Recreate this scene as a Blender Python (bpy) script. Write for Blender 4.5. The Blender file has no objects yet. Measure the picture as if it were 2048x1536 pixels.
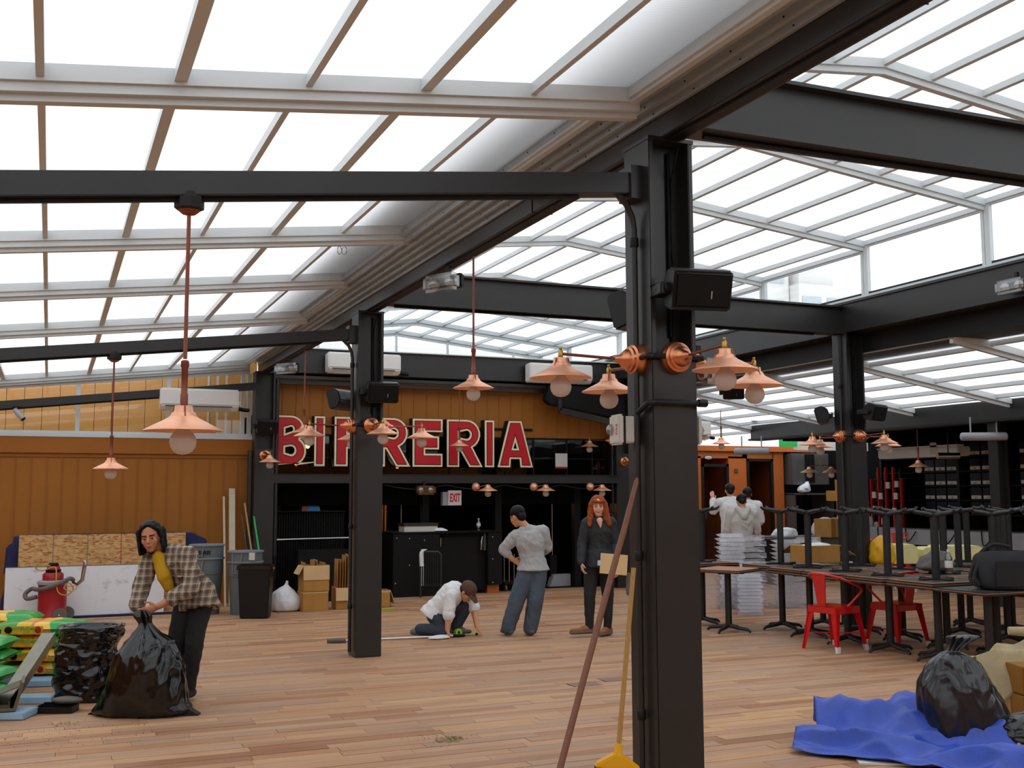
import bpy, bmesh, math, random
from math import sin, cos, pi, radians, sqrt, atan2
from mathutils import Vector, Matrix, noise, Euler

V = Vector
SC = bpy.context.scene
COL = SC.collection
random.seed(7)

# ---------------------------------------------------------------- camera, world, exposure
F_PX, YAW, PITCH, ROLL, EYE = 2173.44, radians(22.9626), radians(5.789), radians(-0.2142), 1.62
fw = V((sin(YAW) * cos(PITCH), cos(YAW) * cos(PITCH), sin(PITCH)))
rt0 = V((cos(YAW), -sin(YAW), 0)); up0 = rt0.cross(fw)
rt = rt0 * cos(ROLL) + up0 * sin(ROLL); up = up0 * cos(ROLL) - rt0 * sin(ROLL)
cam_data = bpy.data.cameras.new('camera')
cam = bpy.data.objects.new('camera', cam_data); COL.objects.link(cam)
cam_data.sensor_width = 36.0
cam_data.lens = F_PX / 2048 * 36.0
cam_data.clip_end = 400
M = Matrix((rt, up, -fw)).transposed().to_4x4()
M.translation = V((0, 0, EYE))
cam.matrix_world = M
SC.camera = cam

world = bpy.data.worlds.new('overcast_sky'); SC.world = world
world.use_nodes = True
wn = world.node_tree.nodes; wl = world.node_tree.links
bg = wn['Background']; bg.inputs['Color'].default_value = (0.95, 0.975, 1.0, 1)
bg.inputs['Strength'].default_value = 1.85
SC.view_settings.view_transform = 'Standard'
SC.view_settings.look = 'None'
SC.view_settings.gamma = 1.0
SC.view_settings.use_curve_mapping = False
SC.view_settings.exposure = 0.0
SC.cycles.max_bounces = 10
SC.cycles.transparent_max_bounces = 16
SC.cycles.diffuse_bounces = 5
SC.cycles.use_denoising = True

# lamps burning inside the dark room behind the sign
def point(name, loc, rgb, watts, r=.05):
    d = bpy.data.lights.new(name, 'POINT'); d.energy = watts; d.color = rgb; d.shadow_soft_size = r
    o = bpy.data.objects.new(name, d); COL.objects.link(o); o.location = loc
point('interior_lamp', (5.0, 17.5, 1.72), (1, .72, .4), 6)
point('interior_lamp', (3.9, 17.5, 1.70), (1, .75, .45), 5)
point('interior_lamp', (7.9, 18.5, 1.45), (1, .45, .2), 3)

# ---------------------------------------------------------------- materials
def lin(c):
    return tuple((x / 255 / 12.92) if x / 255 <= 0.04045 else ((x / 255 + 0.055) / 1.055) ** 2.4 for x in c)

def new_mat(name):
    m = bpy.data.materials.new(name); m.use_nodes = True
    nt = m.node_tree
    return m, nt.nodes, nt.links, nt.nodes['Principled BSDF']

def mat(name, rgb, rough=0.6, metal=0.0, var=0.08, scale=6.0, bump=0.0, bscale=40.0, stretch=(1, 1, 1), spec=0.5, coat=0.0):
    """plain procedural surface: a colour with mild noise variation and optional fine relief"""
    m, n, l, b = new_mat(name)
    c = lin(rgb)
    tc = n.new('ShaderNodeTexCoord')
    mp = n.new('ShaderNodeMapping'); mp.inputs['Scale'].default_value = stretch
    l.new(tc.outputs['Object'], mp.inputs['Vector'])
    nz = n.new('ShaderNodeTexNoise'); nz.inputs['Scale'].default_value = scale; nz.inputs['Detail'].default_value = 4
    l.new(mp.outputs['Vector'], nz.inputs['Vector'])
    rp = n.new('ShaderNodeValToRGB')
    rp.color_ramp.elements[0].position = 0.3; rp.color_ramp.elements[1].position = 0.7
    rp.color_ramp.elements[0].color = tuple(max(0, x * (1 - var)) for x in c) + (1,)
    rp.color_ramp.elements[1].color = tuple(min(1, x * (1 + var)) for x in c) + (1,)
    l.new(nz.outputs['Fac'], rp.inputs['Fac']); l.new(rp.outputs['Color'], b.inputs['Base Color'])
    b.inputs['Roughness'].default_value = rough; b.inputs['Metallic'].default_value = metal
    b.inputs['Specular IOR Level'].default_value = spec
    if coat: b.inputs['Coat Weight'].default_value = coat
    if bump:
        n2 = n.new('ShaderNodeTexNoise'); n2.inputs['Scale'].default_value = bscale; n2.inputs['Detail'].default_value = 3
        l.new(mp.outputs['Vector'], n2.inputs['Vector'])
        bp = n.new('ShaderNodeBump'); bp.inputs['Strength'].default_value = bump; bp.inputs['Distance'].default_value = 0.01
        l.new(n2.outputs['Fac'], bp.inputs['Height']); l.new(bp.outputs['Normal'], b.inputs['Normal'])
    return m

def emis(name, rgb, s):
    m, n, l, b = new_mat(name)
    b.inputs['Base Color'].default_value = lin(rgb) + (1,)
    b.inputs['Emission Color'].default_value = lin(rgb) + (1,); b.inputs['Emission Strength'].default_value = s
    return m

def pane_mat():
    m, n, l, b = new_mat('twin_wall_polycarbonate')
    n.remove(b); out = n['Material Output']
    tc = n.new('ShaderNodeTexCoord')
    wv = n.new('ShaderNodeTexWave'); wv.wave_type = 'BANDS'; wv.bands_direction = 'Y'; wv.inputs['Scale'].default_value = 14; wv.inputs['Distortion'].default_value = 0.6
    l.new(tc.outputs['Object'], wv.inputs['Vector'])
    rp = n.new('ShaderNodeValToRGB'); rp.color_ramp.elements[0].color = (.84, .86, .88, 1); rp.color_ramp.elements[1].color = (.92, .93, .94, 1)
    l.new(wv.outputs['Fac'], rp.inputs['Fac'])
    tl = n.new('ShaderNodeBsdfTranslucent'); l.new(rp.outputs['Color'], tl.inputs['Color'])
    df = n.new('ShaderNodeBsdfPrincipled'); df.inputs['Base Color'].default_value = (.55, .55, .55, 1); df.inputs['Roughness'].default_value = 0.25
    mx = n.new('ShaderNodeMixShader'); mx.inputs['Fac'].default_value = 0.14
    l.new(tl.outputs[0], mx.inputs[1]); l.new(df.outputs[0], mx.inputs[2])
    l.new(mx.outputs[0], out.inputs['Surface'])
    return m

def glass_mat(name, tint, refl=0.12, rough=0.02, milk=0.0):
    m, n, l, b = new_mat(name)
    n.remove(b); out = n['Material Output']
    tr = n.new('ShaderNodeBsdfTransparent'); tr.inputs['Color'].default_value = tint + (1,)
    gl = n.new('ShaderNodeBsdfGlossy'); gl.inputs['Roughness'].default_value = rough; gl.inputs['Color'].default_value = (.9, .9, .9, 1)
    fr = n.new('ShaderNodeLayerWeight'); fr.inputs['Blend'].default_value = 0.5
    pw_ = n.new('ShaderNodeMath'); pw_.operation = 'POWER'; pw_.inputs[1].default_value = 5.0; l.new(fr.outputs['Facing'], pw_.inputs[0])
    mth = n.new('ShaderNodeMath'); mth.operation = 'MULTIPLY_ADD'; mth.inputs[1].default_value = .9; mth.inputs[2].default_value = .04 + refl * .16
    l.new(pw_.outputs[0], mth.inputs[0])
    mx = n.new('ShaderNodeMixShader'); l.new(mth.outputs[0], mx.inputs['Fac'])
    l.new(tr.outputs[0], mx.inputs[1]); l.new(gl.outputs[0], mx.inputs[2])
    if milk:
        df = n.new('ShaderNodeBsdfDiffuse'); df.inputs['Color'].default_value = (.8, .8, .84, 1)
        m2 = n.new('ShaderNodeMixShader'); m2.inputs['Fac'].default_value = milk
        l.new(mx.outputs[0], m2.inputs[1]); l.new(df.outputs[0], m2.inputs[2]); mx = m2
    l.new(mx.outputs[0], out.inputs['Surface'])
    return m

def plank_mat(name, per_island):
    m, n, l, b = new_mat(name)
    tc = n.new('ShaderNodeTexCoord')
    geo = n.new('ShaderNodeNewGeometry'); oi = n.new('ShaderNodeObjectInfo')
    rnd = geo.outputs['Random Per Island'] if per_island else oi.outputs['Random']
    rp = n.new('ShaderNodeValToRGB'); rp.color_ramp.interpolation = 'LINEAR'
    cols = [(0, (152, 106, 76)), (.2, (178, 134, 102)), (.45, (190, 148, 114)), (.65, (164, 132, 110)), (.8, (202, 158, 114)), (1, (160, 108, 78))]
    el = rp.color_ramp.elements
    el[0].position, el[0].color = 0, lin(cols[0][1]) + (1,)
    el[1].position, el[1].color = 1, lin(cols[-1][1]) + (1,)
    for p, c in cols[1:-1]:
        e = el.new(p); e.color = lin(c) + (1,)
    l.new(rnd, rp.inputs['Fac'])
    # grain: noise stretched along the board, shifted per board
    va = n.new('ShaderNodeVectorMath'); va.operation = 'ADD'
    cx = n.new('ShaderNodeCombineXYZ'); ml = n.new('ShaderNodeMath'); ml.operation = 'MULTIPLY'; ml.inputs[1].default_value = 37.0
    l.new(rnd, ml.inputs[0]); l.new(ml.outputs[0], cx.inputs['X']); l.new(ml.outputs[0], cx.inputs['Y'])
    l.new(tc.outputs['Object'], va.inputs[0]); l.new(cx.outputs[0], va.inputs[1])
    mp = n.new('ShaderNodeMapping'); mp.inputs['Scale'].default_value = (1.2, 22, 1); l.new(va.outputs[0], mp.inputs['Vector'])
    nz = n.new('ShaderNodeTexNoise'); nz.inputs['Scale'].default_value = 2.2; nz.inputs['Detail'].default_value = 5; l.new(mp.outputs[0], nz.inputs['Vector'])
    r2 = n.new('ShaderNodeValToRGB'); r2.color_ramp.elements[0].color = (.78, .76, .74, 1); r2.color_ramp.elements[1].color = (1.08, 1.08, 1.08, 1)
    r2.color_ramp.elements[0].position = .3; r2.color_ramp.elements[1].position = .7
    l.new(nz.outputs['Fac'], r2.inputs['Fac'])
    mx = n.new('ShaderNodeMix'); mx.data_type = 'RGBA'; mx.blend_type = 'MULTIPLY'; mx.inputs['Factor'].default_value = 1
    l.new(rp.outputs['Color'], mx.inputs['A']); l.new(r2.outputs['Color'], mx.inputs['B'])
    # scuffed dust in wide soft patches (world position)
    n3 = n.new('ShaderNodeTexNoise'); n3.inputs['Scale'].default_value = .55; n3.inputs['Detail'].default_value = 3; l.new(geo.outputs['Position'], n3.inputs['Vector'])
    r3 = n.new('ShaderNodeValToRGB'); r3.color_ramp.elements[0].position = .42; r3.color_ramp.elements[1].position = .68
    l.new(n3.outputs['Fac'], r3.inputs['Fac'])
    sm = n.new('ShaderNodeMath'); sm.operation = 'MULTIPLY'; sm.inputs[1].default_value = .35; l.new(r3.outputs['Color'], sm.inputs[0])
    m2 = n.new('ShaderNodeMix'); m2.data_type = 'RGBA'; m2.inputs['B'].default_value = lin((190, 160, 132)) + (1,)
    l.new(sm.outputs[0], m2.inputs['Factor']); l.new(mx.outputs['Result'], m2.inputs['A'])
    l.new(m2.outputs['Result'], b.inputs['Base Color'])
    b.inputs['Roughness'].default_value = .62; b.inputs['Specular IOR Level'].default_value = .3
    return m

def plaid_mat():
    m, n, l, b = new_mat('plaid_flannel')
    tc = n.new('ShaderNodeTexCoord'); sp = n.new('ShaderNodeSeparateXYZ'); l.new(tc.outputs['Object'], sp.inputs[0])
    def stripe(sock, period, width, off=0.0):
        a = n.new('ShaderNodeMath'); a.operation = 'ADD'; a.inputs[1].default_value = off + 50; l.new(sock, a.inputs[0])
        d = n.new('ShaderNodeMath'); d.operation = 'DIVIDE'; d.inputs[1].default_value = period; l.new(a.outputs[0], d.inputs[0])
        f = n.new('ShaderNodeMath'); f.operation = 'FRACT'; l.new(d.outputs[0], f.inputs[0])
        g = n.new('ShaderNodeMath'); g.operation = 'LESS_THAN'; g.inputs[1].default_value = width; l.new(f.outputs[0], g.inputs[0])
        return g.outputs[0]
    def over(prev, fac, rgb, k):
        s = n.new('ShaderNodeMath'); s.operation = 'MULTIPLY'; s.inputs[1].default_value = k; l.new(fac, s.inputs[0])
        x = n.new('ShaderNodeMix'); x.data_type = 'RGBA'; l.new(s.outputs[0], x.inputs['Factor'])
        if isinstance(prev, tuple): x.inputs['A'].default_value = prev
        else: l.new(prev, x.inputs['A'])
        x.inputs['B'].default_value = lin(rgb) + (1,)
        return x.outputs['Result']
    c = lin((150, 132, 112)) + (1,)
    c = over(c, stripe(sp.outputs['X'], .050, .45), (58, 50, 52), .55)
    c = over(c, stripe(sp.outputs['Z'], .056, .42), (60, 54, 56), .5)
    c = over(c, stripe(sp.outputs['X'], .050, .1, .015), (206, 196, 180), .45)
    c = over(c, stripe(sp.outputs['Z'], .056, .1, .025), (206, 190, 170), .5)
    l.new(c, b.inputs['Base Color']); b.inputs['Roughness'].default_value = .9; b.inputs['Specular IOR Level'].default_value = .15
    return m

def osb_mat():
    m, n, l, b = new_mat('oriented_strand_board')
    tc = n.new('ShaderNodeTexCoord'); mp = n.new('ShaderNodeMapping'); mp.inputs['Scale'].default_value = (9, 9, 26); l.new(tc.outputs['Object'], mp.inputs['Vector'])
    vo = n.new('ShaderNodeTexVoronoi'); vo.inputs['Scale'].default_value = 2.2; l.new(mp.outputs[0], vo.inputs['Vector'])
    rp = n.new('ShaderNodeValToRGB'); e = rp.color_ramp.elements
    e[0].color = lin((150, 100, 58)) + (1,); e[1].color = lin((214, 172, 116)) + (1,)
    k = e.new(.4); k.color = lin((198, 150, 94)) + (1,)
    sp = n.new('ShaderNodeSeparateColor'); l.new(vo.outputs['Color'], sp.inputs[0]); l.new(sp.outputs[0], rp.inputs['Fac'])
    l.new(rp.outputs['Color'], b.inputs['Base Color']); b.inputs['Roughness'].default_value = .8
    return m

def soil_bag_mat():
    m, n, l, b = new_mat('printed_soil_bag_film')
    tc = n.new('ShaderNodeTexCoord'); sp = n.new('ShaderNodeSeparateXYZ'); l.new(tc.outputs['Object'], sp.inputs[0])
    nz = n.new('ShaderNodeTexNoise'); nz.inputs['Scale'].default_value = 7; l.new(tc.outputs['Object'], nz.inputs['Vector'])
    a = n.new('ShaderNodeMath'); a.operation = 'MULTIPLY_ADD'; a.inputs[1].default_value = .16; l.new(nz.outputs['Fac'], a.inputs[0]); l.new(sp.outputs['X'], a.inputs[2])
    rp = n.new('ShaderNodeValToRGB'); rp.color_ramp.interpolation = 'CONSTANT'; e = rp.color_ramp.elements
    e[0].position = 0; e[0].color = lin((30, 150, 60)) + (1,)
    e[1].position = .30; e[1].color = lin((222, 176, 40)) + (1,)
    for p, c in ((.46, (214, 110, 60)), (.52, (236, 190, 70)), (.70, (40, 160, 70))):
        k = e.new(p); k.color = lin(c) + (1,)
    mr = n.new('ShaderNodeMapRange'); mr.inputs['From Min'].default_value = -.28; mr.inputs['From Max'].default_value = .44
    l.new(a.outputs[0], mr.inputs['Value']); l.new(mr.outputs[0], rp.inputs['Fac']); l.new(rp.outputs['Color'], b.inputs['Base Color'])
    b.inputs['Roughness'].default_value = .3
    return m

def whiteboard_mat():
    m, n, l, b = new_mat('scuffed_white_board')
    tc = n.new('ShaderNodeTexCoord'); nz = n.new('ShaderNodeTexNoise'); nz.inputs['Scale'].default_value = 2.6; nz.inputs['Detail'].default_value = 7; nz.inputs['Roughness'].default_value = .7
    mp = n.new('ShaderNodeMapping'); mp.inputs['Scale'].default_value = (1, 1, 2.2); l.new(tc.outputs['Object'], mp.inputs['Vector']); l.new(mp.outputs[0], nz.inputs['Vector'])
    rp = n.new('ShaderNodeValToRGB'); e = rp.color_ramp.elements
    e[0].position = .56; e[0].color = lin((224, 226, 230)) + (1,); e[1].position = .74; e[1].color = lin((140, 132, 120)) + (1,)
    l.new(nz.outputs['Fac'], rp.inputs['Fac']); l.new(rp.outputs['Color'], b.inputs['Base Color']); b.inputs['Roughness'].default_value = .45
    return m

X = {}
X['pane'] = pane_mat()
X['glass'] = glass_mat('clear_glass', (.93, .95, .95))
X['dark_glass'] = glass_mat('smoked_glass', (.5, .5, .51), .05)
X['plank'] = plank_mat('weathered_deck_board', False)
X['plank_mass'] = plank_mat('weathered_deck_boards_joined', True)
X['subfloor'] = mat('subfloor_shadow_gap', (70, 52, 42), .9)
X['alu'] = mat('grey_white_aluminium', (208, 215, 217), .36, 0, .03, 3)
X['rail'] = mat('ribbed_rail_aluminium', (178, 189, 196), .34, .3, .04, 5)
X['steel'] = mat('black_painted_steel', (39, 38, 38), .36, 0, .12, 3, .04, 30, spec=.5)
X['steel_dark'] = mat('dark_painted_steel', (26, 26, 27), .5, 0, .1, 3, spec=.3)
X['black'] = mat('matt_black', (10, 10, 11), .6, 0, .12, 8, spec=.25)
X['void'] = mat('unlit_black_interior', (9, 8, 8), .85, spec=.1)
X['brown'] = mat('mustard_brown_cladding', (160, 101, 38), .5, 0, .05, 1.5, spec=.25)
X['brown_trim'] = mat('mustard_brown_flashing', (160, 99, 34), .5, 0, .04, 1.5, spec=.25)
X['tan_far'] = mat('ochre_cladding_outside', (204, 146, 74), .6, 0, .06, 1)
X['copper'] = mat('brushed_copper', (243, 180, 146), .4, .6, .06, 12)
X['copper_cup'] = mat('polished_copper', (226, 146, 106), .3, .95, .08, 10)
X['copper_dark'] = mat('aged_copper_tube', (140, 78, 62), .4, .6, .1, 8)
X['brass'] = mat('brass', (190, 150, 70), .3, 1.0, .06, 8)
X['gold'] = mat('gold_leaf_tubes', (214, 164, 70), .28, 1.0, .1, 8)
X['chrome'] = mat('chrome', (190, 190, 192), .18, 1.0, .05, 6)
X['stainless'] = mat('stainless_sheet', (112, 114, 116), .4, .6, .06, 3)
X['bulb'] = None
X['white'] = mat('white_plastic', (226, 226, 224), .35, 0, .02, 5)
X['offwhite'] = mat('warm_white_plastic', (206, 204, 198), .4, 0, .03, 5)
X['plastic_black'] = mat('black_plastic', (18, 18, 19), .4, 0, .08, 12, spec=.35)
X['red'] = mat('red_enamel', (204, 18, 20), .28, 0, .05, 6, coat=.4)
X['sign_red'] = mat('sign_red', (190, 8, 30), .4, 0, .03, 4)
X['cream'] = mat('sign_cream', (240, 226, 184), .5, 0, .03, 4)
X['card'] = mat('corrugated_card', (196, 156, 104), .85, 0, .06, 6)
X['card_in'] = mat('pale_card_face', (212, 178, 130), .85, 0, .05, 6)
X['card_dark'] = mat('kraft_card', (176, 128, 62), .85, 0, .08, 6)
X['osb'] = osb_mat()
X['whiteboard'] = whiteboard_mat()
X['navy'] = mat('navy_moving_blanket', (38, 44, 84), .9, 0, .12, 14, .3, 60)
X['grey_bin'] = mat('grey_bin_plastic', (94, 102, 106), .5, 0, .1, 5)
X['grey_bin_b'] = mat('grey_bin_rim', (118, 124, 128), .45, 0, .06, 5)
X['bagfilm'] = mat('black_bag_film', (9, 9, 10), .17, 0, .1, 8, .12, 18, spec=.6)
X['bagfilm_grey'] = mat('grey_black_bag_film', (27, 28, 31), .24, 0, .12, 8, .12, 18, spec=.6)
X['bagfilm_white'] = mat('white_bag_film', (226, 228, 232), .35, 0, .05, 9, .3, 24)
X['tarp'] = mat('blue_tarpaulin', (44, 76, 178), .38, 0, .16, 7, .15, 90)
X['canvas'] = mat('beige_canvas', (170, 156, 120), .9, 0, .08, 9, .2, 80)
X['soil'] = soil_bag_mat()
X['soil_label'] = mat('orange_print_label', (222, 160, 30), .35, 0, .25, 22)
X['foam'] = mat('blue_foam_board', (150, 186, 212), .7, 0, .04, 8)
X['foil'] = mat('dull_metal_sheet', (124, 122, 108), .32, .85, .08, 8)
X['vac_red'] = mat('vacuum_red', (160, 22, 34), .4, 0, .1, 6)
X['grey_rubber'] = mat('grey_rubber', (96, 92, 88), .6, 0, .08, 8)
X['yellow'] = mat('yellow_plastic', (232, 172, 24), .4, 0, .04, 6)
X['yellow_cord'] = mat('yellow_cord', (196, 150, 40), .55, 0, .06, 8)
X['wood'] = mat('reddish_wood_pole', (120, 74, 52), .55, 0, .16, 6, 0, 40, (30, 30, 2))
X['wood_pale'] = mat('pale_wood_handle', (176, 136, 72), .5, 0, .12, 6, 0, 40, (30, 30, 2))
X['wood_white'] = mat('primed_lumber', (196, 186, 166), .7, 0, .06, 8)
X['table_top'] = mat('table_underside_brown', (166, 112, 76), .6, 0, .1, 4)
X['table_edge'] = mat('black_table_edge', (40, 40, 41), .5, 0, .1, 6)
X['table_iron'] = mat('black_cast_iron', (28, 29, 31), .5, 0, .1, 8)
X['green'] = mat('lime_tape', (150, 190, 40), .6, 0, .06, 20)
X['bristle'] = mat('grey_bristles', (62, 60, 60), .9, 0, .3, 160, .4, 200, (1, 1, .05))
X['skin_a'] = mat('skin_light', (226, 170, 146), .55, 0, .05, 16)
X['skin_b'] = mat('skin_tan', (190, 126, 92), .55, 0, .05, 16)
X['skin_c'] = mat('skin_warm', (204, 146, 108), .55, 0, .05, 16)
X['hair_red'] = mat('red_hair', (156, 74, 30), .65, 0, .4, 20, .5, 60, (8, 8, 1), spec=.3)
X['hair_black'] = mat('black_hair', (8, 7, 7), .45, 0, .3, 20, .4, 60, (8, 8, 1), spec=.25)
X['hair_brown'] = mat('brown_hair', (34, 24, 19), .5, 0, .3, 20, .4, 60, spec=.25)
X['cap'] = mat('brown_cap_cloth', (84, 58, 46), .85, 0, .1, 12)
X['white_cloth'] = mat('white_cotton', (228, 228, 230), .85, 0, .03, 12)
X['grey_cloth'] = mat('heather_grey_jersey', (170, 172, 174), .9, 0, .07, 40)
X['hoodie'] = mat('grey_hooded_sweatshirt', (190, 188, 182), .9, 0, .06, 20)
X['jeans'] = mat('faded_blue_jeans', (74, 86, 100), .85, 0, .2, 5, .1, 60)
X['jeans_dark'] = mat('dark_blue_jeans', (48, 56, 68), .85, 0, .15, 6)
X['black_cloth'] = mat('black_cloth', (30, 30, 33), .85, 0, .14, 10)
X['jacket'] = mat('black_quilted_jacket', (34, 36, 40), .7, 0, .15, 10, .2, 30)
X['tee'] = mat('mustard_tee', (190, 146, 20), .85, 0, .06, 10)
X['plaid'] = plaid_mat()
X['leather'] = mat('brown_leather', (146, 88, 52), .6, 0, .12, 12)
X['eye_white'] = mat('eye_white', (168, 156, 148), .4)
X['lip'] = mat('lips', (176, 96, 86), .5)
X['label_white'] = mat('white_paper_label', (214, 208, 196), .7, 0, .05, 12)
X['orange'] = mat('orange_panel', (196, 104, 40), .5, 0, .05, 2)
X['blue'] = mat('blue_print', (52, 128, 200), .5, 0, .1, 10)
X['green_sheet'] = mat('green_sheet', (30, 180, 84), .6)
X['cream_box'] = mat('cream_yellow_card', (232, 226, 160), .7, 0, .05, 6)
X['concrete'] = mat('pale_concrete', (206, 206, 204), .9, 0, .04, .4)
X['window_far'] = mat('distant_window', (168, 178, 186), .4, 0, .05, .6)
X['grey_slab'] = mat('grey_counter_front', (150, 152, 156), .5, 0, .05, 4)
X['leaf'] = mat('dry_leaf', (140, 130, 70), .8, 0, .35, 40)
X['dirt'] = mat('soil_crumbs', (60, 44, 32), .95)
X['hot_orange'] = emis('orange_lamp_glow', (255, 90, 30), 2.2)
X['warm_glow'] = emis('warm_filament_glow', (255, 186, 100), 7)
X['dim_glow'] = emis('dim_filament_glow', (255, 150, 70), 2.4)
X['acrylic'] = glass_mat('clear_stacked_plastic', (.86, .86, .90), .6, .2, .16)
X['lens_clear'] = glass_mat('clear_lamp_lens', (.78, .78, .78), .9, .12)
X['bottle'] = glass_mat('clear_bottle_plastic', (.72, .74, .76), .8, .15)
def bulb_mat():
    m, n, l, b = new_mat('frosted_bulb_glass')
    b.inputs['Base Color'].default_value = lin((234, 226, 220)) + (1,); b.inputs['Roughness'].default_value = .12
    b.inputs['Subsurface Weight'].default_value = 0.0
    tl = n.new('ShaderNodeBsdfTranslucent'); tl.inputs['Color'].default_value = (.8, .76, .72, 1)
    mx = n.new('ShaderNodeMixShader'); mx.inputs['Fac'].default_value = .45
    l.new(b.outputs[0], mx.inputs[1]); l.new(tl.outputs[0], mx.inputs[2]); l.new(mx.outputs[0], n['Material Output'].inputs['Surface'])
    return m
X['bulb'] = bulb_mat()

# ---------------------------------------------------------------- geometry helpers
class MB:
    def __init__(s): s.v = []; s.f = []
    def add(s, vs, fs):
        o = len(s.v); s.v += [tuple(p) for p in vs]; s.f += [tuple(i + o for i in f) for f in fs]; return s
    def box(s, x0, x1, y0, y1, z0, z1, m=None):
        vs = [V((x, y, z)) for z in (z0, z1) for y in (y0, y1) for x in (x0, x1)]
        if m: vs = [m @ p for p in vs]
        return s.add(vs, [(0, 2, 3, 1), (4, 5, 7, 6), (0, 1, 5, 4), (2, 6, 7, 3), (0, 4, 6, 2), (1, 3, 7, 5)])
    def bar(s, p, q, w, h, upv=(0, 0, 1)):
        p, q = V(p), V(q); d = (q - p).normalized(); u = V(upv); r = d.cross(u)
        if r.length < 1e-5: r = d.cross(V((1, 0, 0)))
        r.normalize(); u = r.cross(d)
        vs = [c + r * a * w / 2 + u * b * h / 2 for c in (p, q) for a, b in ((-1, -1), (1, -1), (1, 1), (-1, 1))]
        return s.add(vs, [(0, 1, 2, 3), (7, 6, 5, 4), (0, 4, 5, 1), (1, 5, 6, 2), (2, 6, 7, 3), (3, 7, 4, 0)])
    def tube(s, pts, r, n=8, cap=True):
        pts = [V(p) for p in pts]; rs = r if isinstance(r, (list, tuple)) else [r] * len(pts)
        rings = []; ref = None
        for i, p in enumerate(pts):
            d = (pts[min(i + 1, len(pts) - 1)] - pts[max(i - 1, 0)]).normalized()
            if ref is None:
                ref = d.orthogonal().normalized()
            ref = (ref - d * ref.dot(d)).normalized(); b = d.cross(ref)
            rings.append([p + (ref * cos(2 * pi * k / n) + b * sin(2 * pi * k / n)) * rs[i] for k in range(n)])
        vs = [p for g in rings for p in g]; fs = []
        for i in range(len(pts) - 1):
            for k in range(n):
                a, b2 = i * n + k, i * n + (k + 1) % n
                fs.append((a, b2, b2 + n, a + n))
        if cap: fs += [tuple(reversed(range(n))), tuple(range(len(vs) - n, len(vs)))]
        return s.add(vs, fs)
    def lathe(s, prof, n=24, o=(0, 0, 0), ax=None):
        """prof: (radius, height) pairs, revolved round z (or turned to axis ax)"""
        o = V(o); q = V((0, 0, 1)).rotation_difference(V(ax)) if ax is not None else None
        vs = []
        for r, h in prof:
            for k in range(n):
                p = V((r * cos(2 * pi * k / n), r * sin(2 * pi * k / n), h))
                vs.append(o + (q @ p if q else p))
        fs = [(i * n + k, i * n + (k + 1) % n, (i + 1) * n + (k + 1) % n, (i + 1) * n + k) for i in range(len(prof) - 1) for k in range(n)]
        if prof[0][0] > 1e-4: fs.append(tuple(reversed(range(n))))
        if prof[-1][0] > 1e-4: fs.append(tuple(range(len(vs) - n, len(vs))))
        return s.add(vs, fs)
    def ball(s, c, r, n=14, m=8):
        rx, ry, rz = r if isinstance(r, (tuple, list)) else (r, r, r)
        c = V(c); vs = []
        for i in range(m + 1):
            t = pi * i / m
            for k in range(n):
                a = 2 * pi * k / n
                vs.append(c + V((rx * sin(t) * cos(a), ry * sin(t) * sin(a), -rz * cos(t))))
        return s.add(vs, [(i * n + k, i * n + (k + 1) % n, (i + 1) * n + (k + 1) % n, (i + 1) * n + k) for i in range(m) for k in range(n)])
    def prism(s, poly, a, b, axis='y'):
        """2-D outline extruded from a to b; axis y: outline is (x, z); axis x: (y, z); axis z: (x, y)"""
        def P(u, v, w): return {'y': (u, w, v), 'x': (w, u, v), 'z': (u, v, w)}[axis]
        n = len(poly); vs = [P(u, v, a) for u, v in poly] + [P(u, v, b) for u, v in poly]
        return s.add(vs, [tuple(range(n)), tuple(reversed(range(n, 2 * n)))] + [(i, i + n, (i + 1) % n + n, (i + 1) % n) for i in range(n)])
    def mesh(s, name, m, smooth=False, bevel=0):
        me = bpy.data.meshes.new(name); me.from_pydata(s.v, [], s.f)
        bm = bmesh.new(); bm.from_mesh(me)
        bmesh.ops.remove_doubles(bm, verts=bm.verts, dist=1e-5)
        if bevel:
            es = [e for e in bm.edges if len(e.link_faces) == 2 and e.calc_face_angle(0) > .5]
            bmesh.ops.bevel(bm, geom=es, offset=bevel, segments=2, affect='EDGES', clamp_overlap=True)
        bmesh.ops.recalc_face_normals(bm, faces=bm.faces)
        bm.to_mesh(me); bm.free()
        me.materials.append(m)
        if smooth: shade(me, smooth if smooth is not True else 35)
        return me
    def build(s, name, m, parent=None, smooth=False, bevel=0, loc=None):
        return obj(name, s.mesh(name, m, smooth, bevel), parent, loc)

def shade(me, angle=35):
    me.polygons.foreach_set('use_smooth', [True] * len(me.polygons))
    bm = bmesh.new(); bm.from_mesh(me)
    for e in bm.edges:
        e.smooth = not (len(e.link_faces) == 2 and e.calc_face_angle(0) > radians(angle))
    bm.to_mesh(me); bm.free()

def obj(name, me, parent=None, loc=None, rz=0):
    o = bpy.data.objects.new(name, me); COL.objects.link(o)
    if parent: o.parent = parent
    if loc is not None: o.location = loc
    if rz: o.rotation_euler = (0, 0, rz)
    return o

def tag(o, label, cat, group=None, kind=None):
    o['label'] = label; o['category'] = cat
    if group: o['group'] = group
    if kind: o['kind'] = kind
    return o

def thing(name, label, cat, loc=(0, 0, 0), rz=0, group=None):
    o = bpy.data.objects.new(name, None); COL.objects.link(o); o.empty_display_size = .1
    o.location = loc; o.rotation_euler = (0, 0, rz)
    return tag(o, label, cat, group)

def struct(name, loc=(0, 0, 0)):
    o = bpy.data.objects.new(name, None); COL.objects.link(o); o.location = loc; o['kind'] = 'structure'; return o

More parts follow.
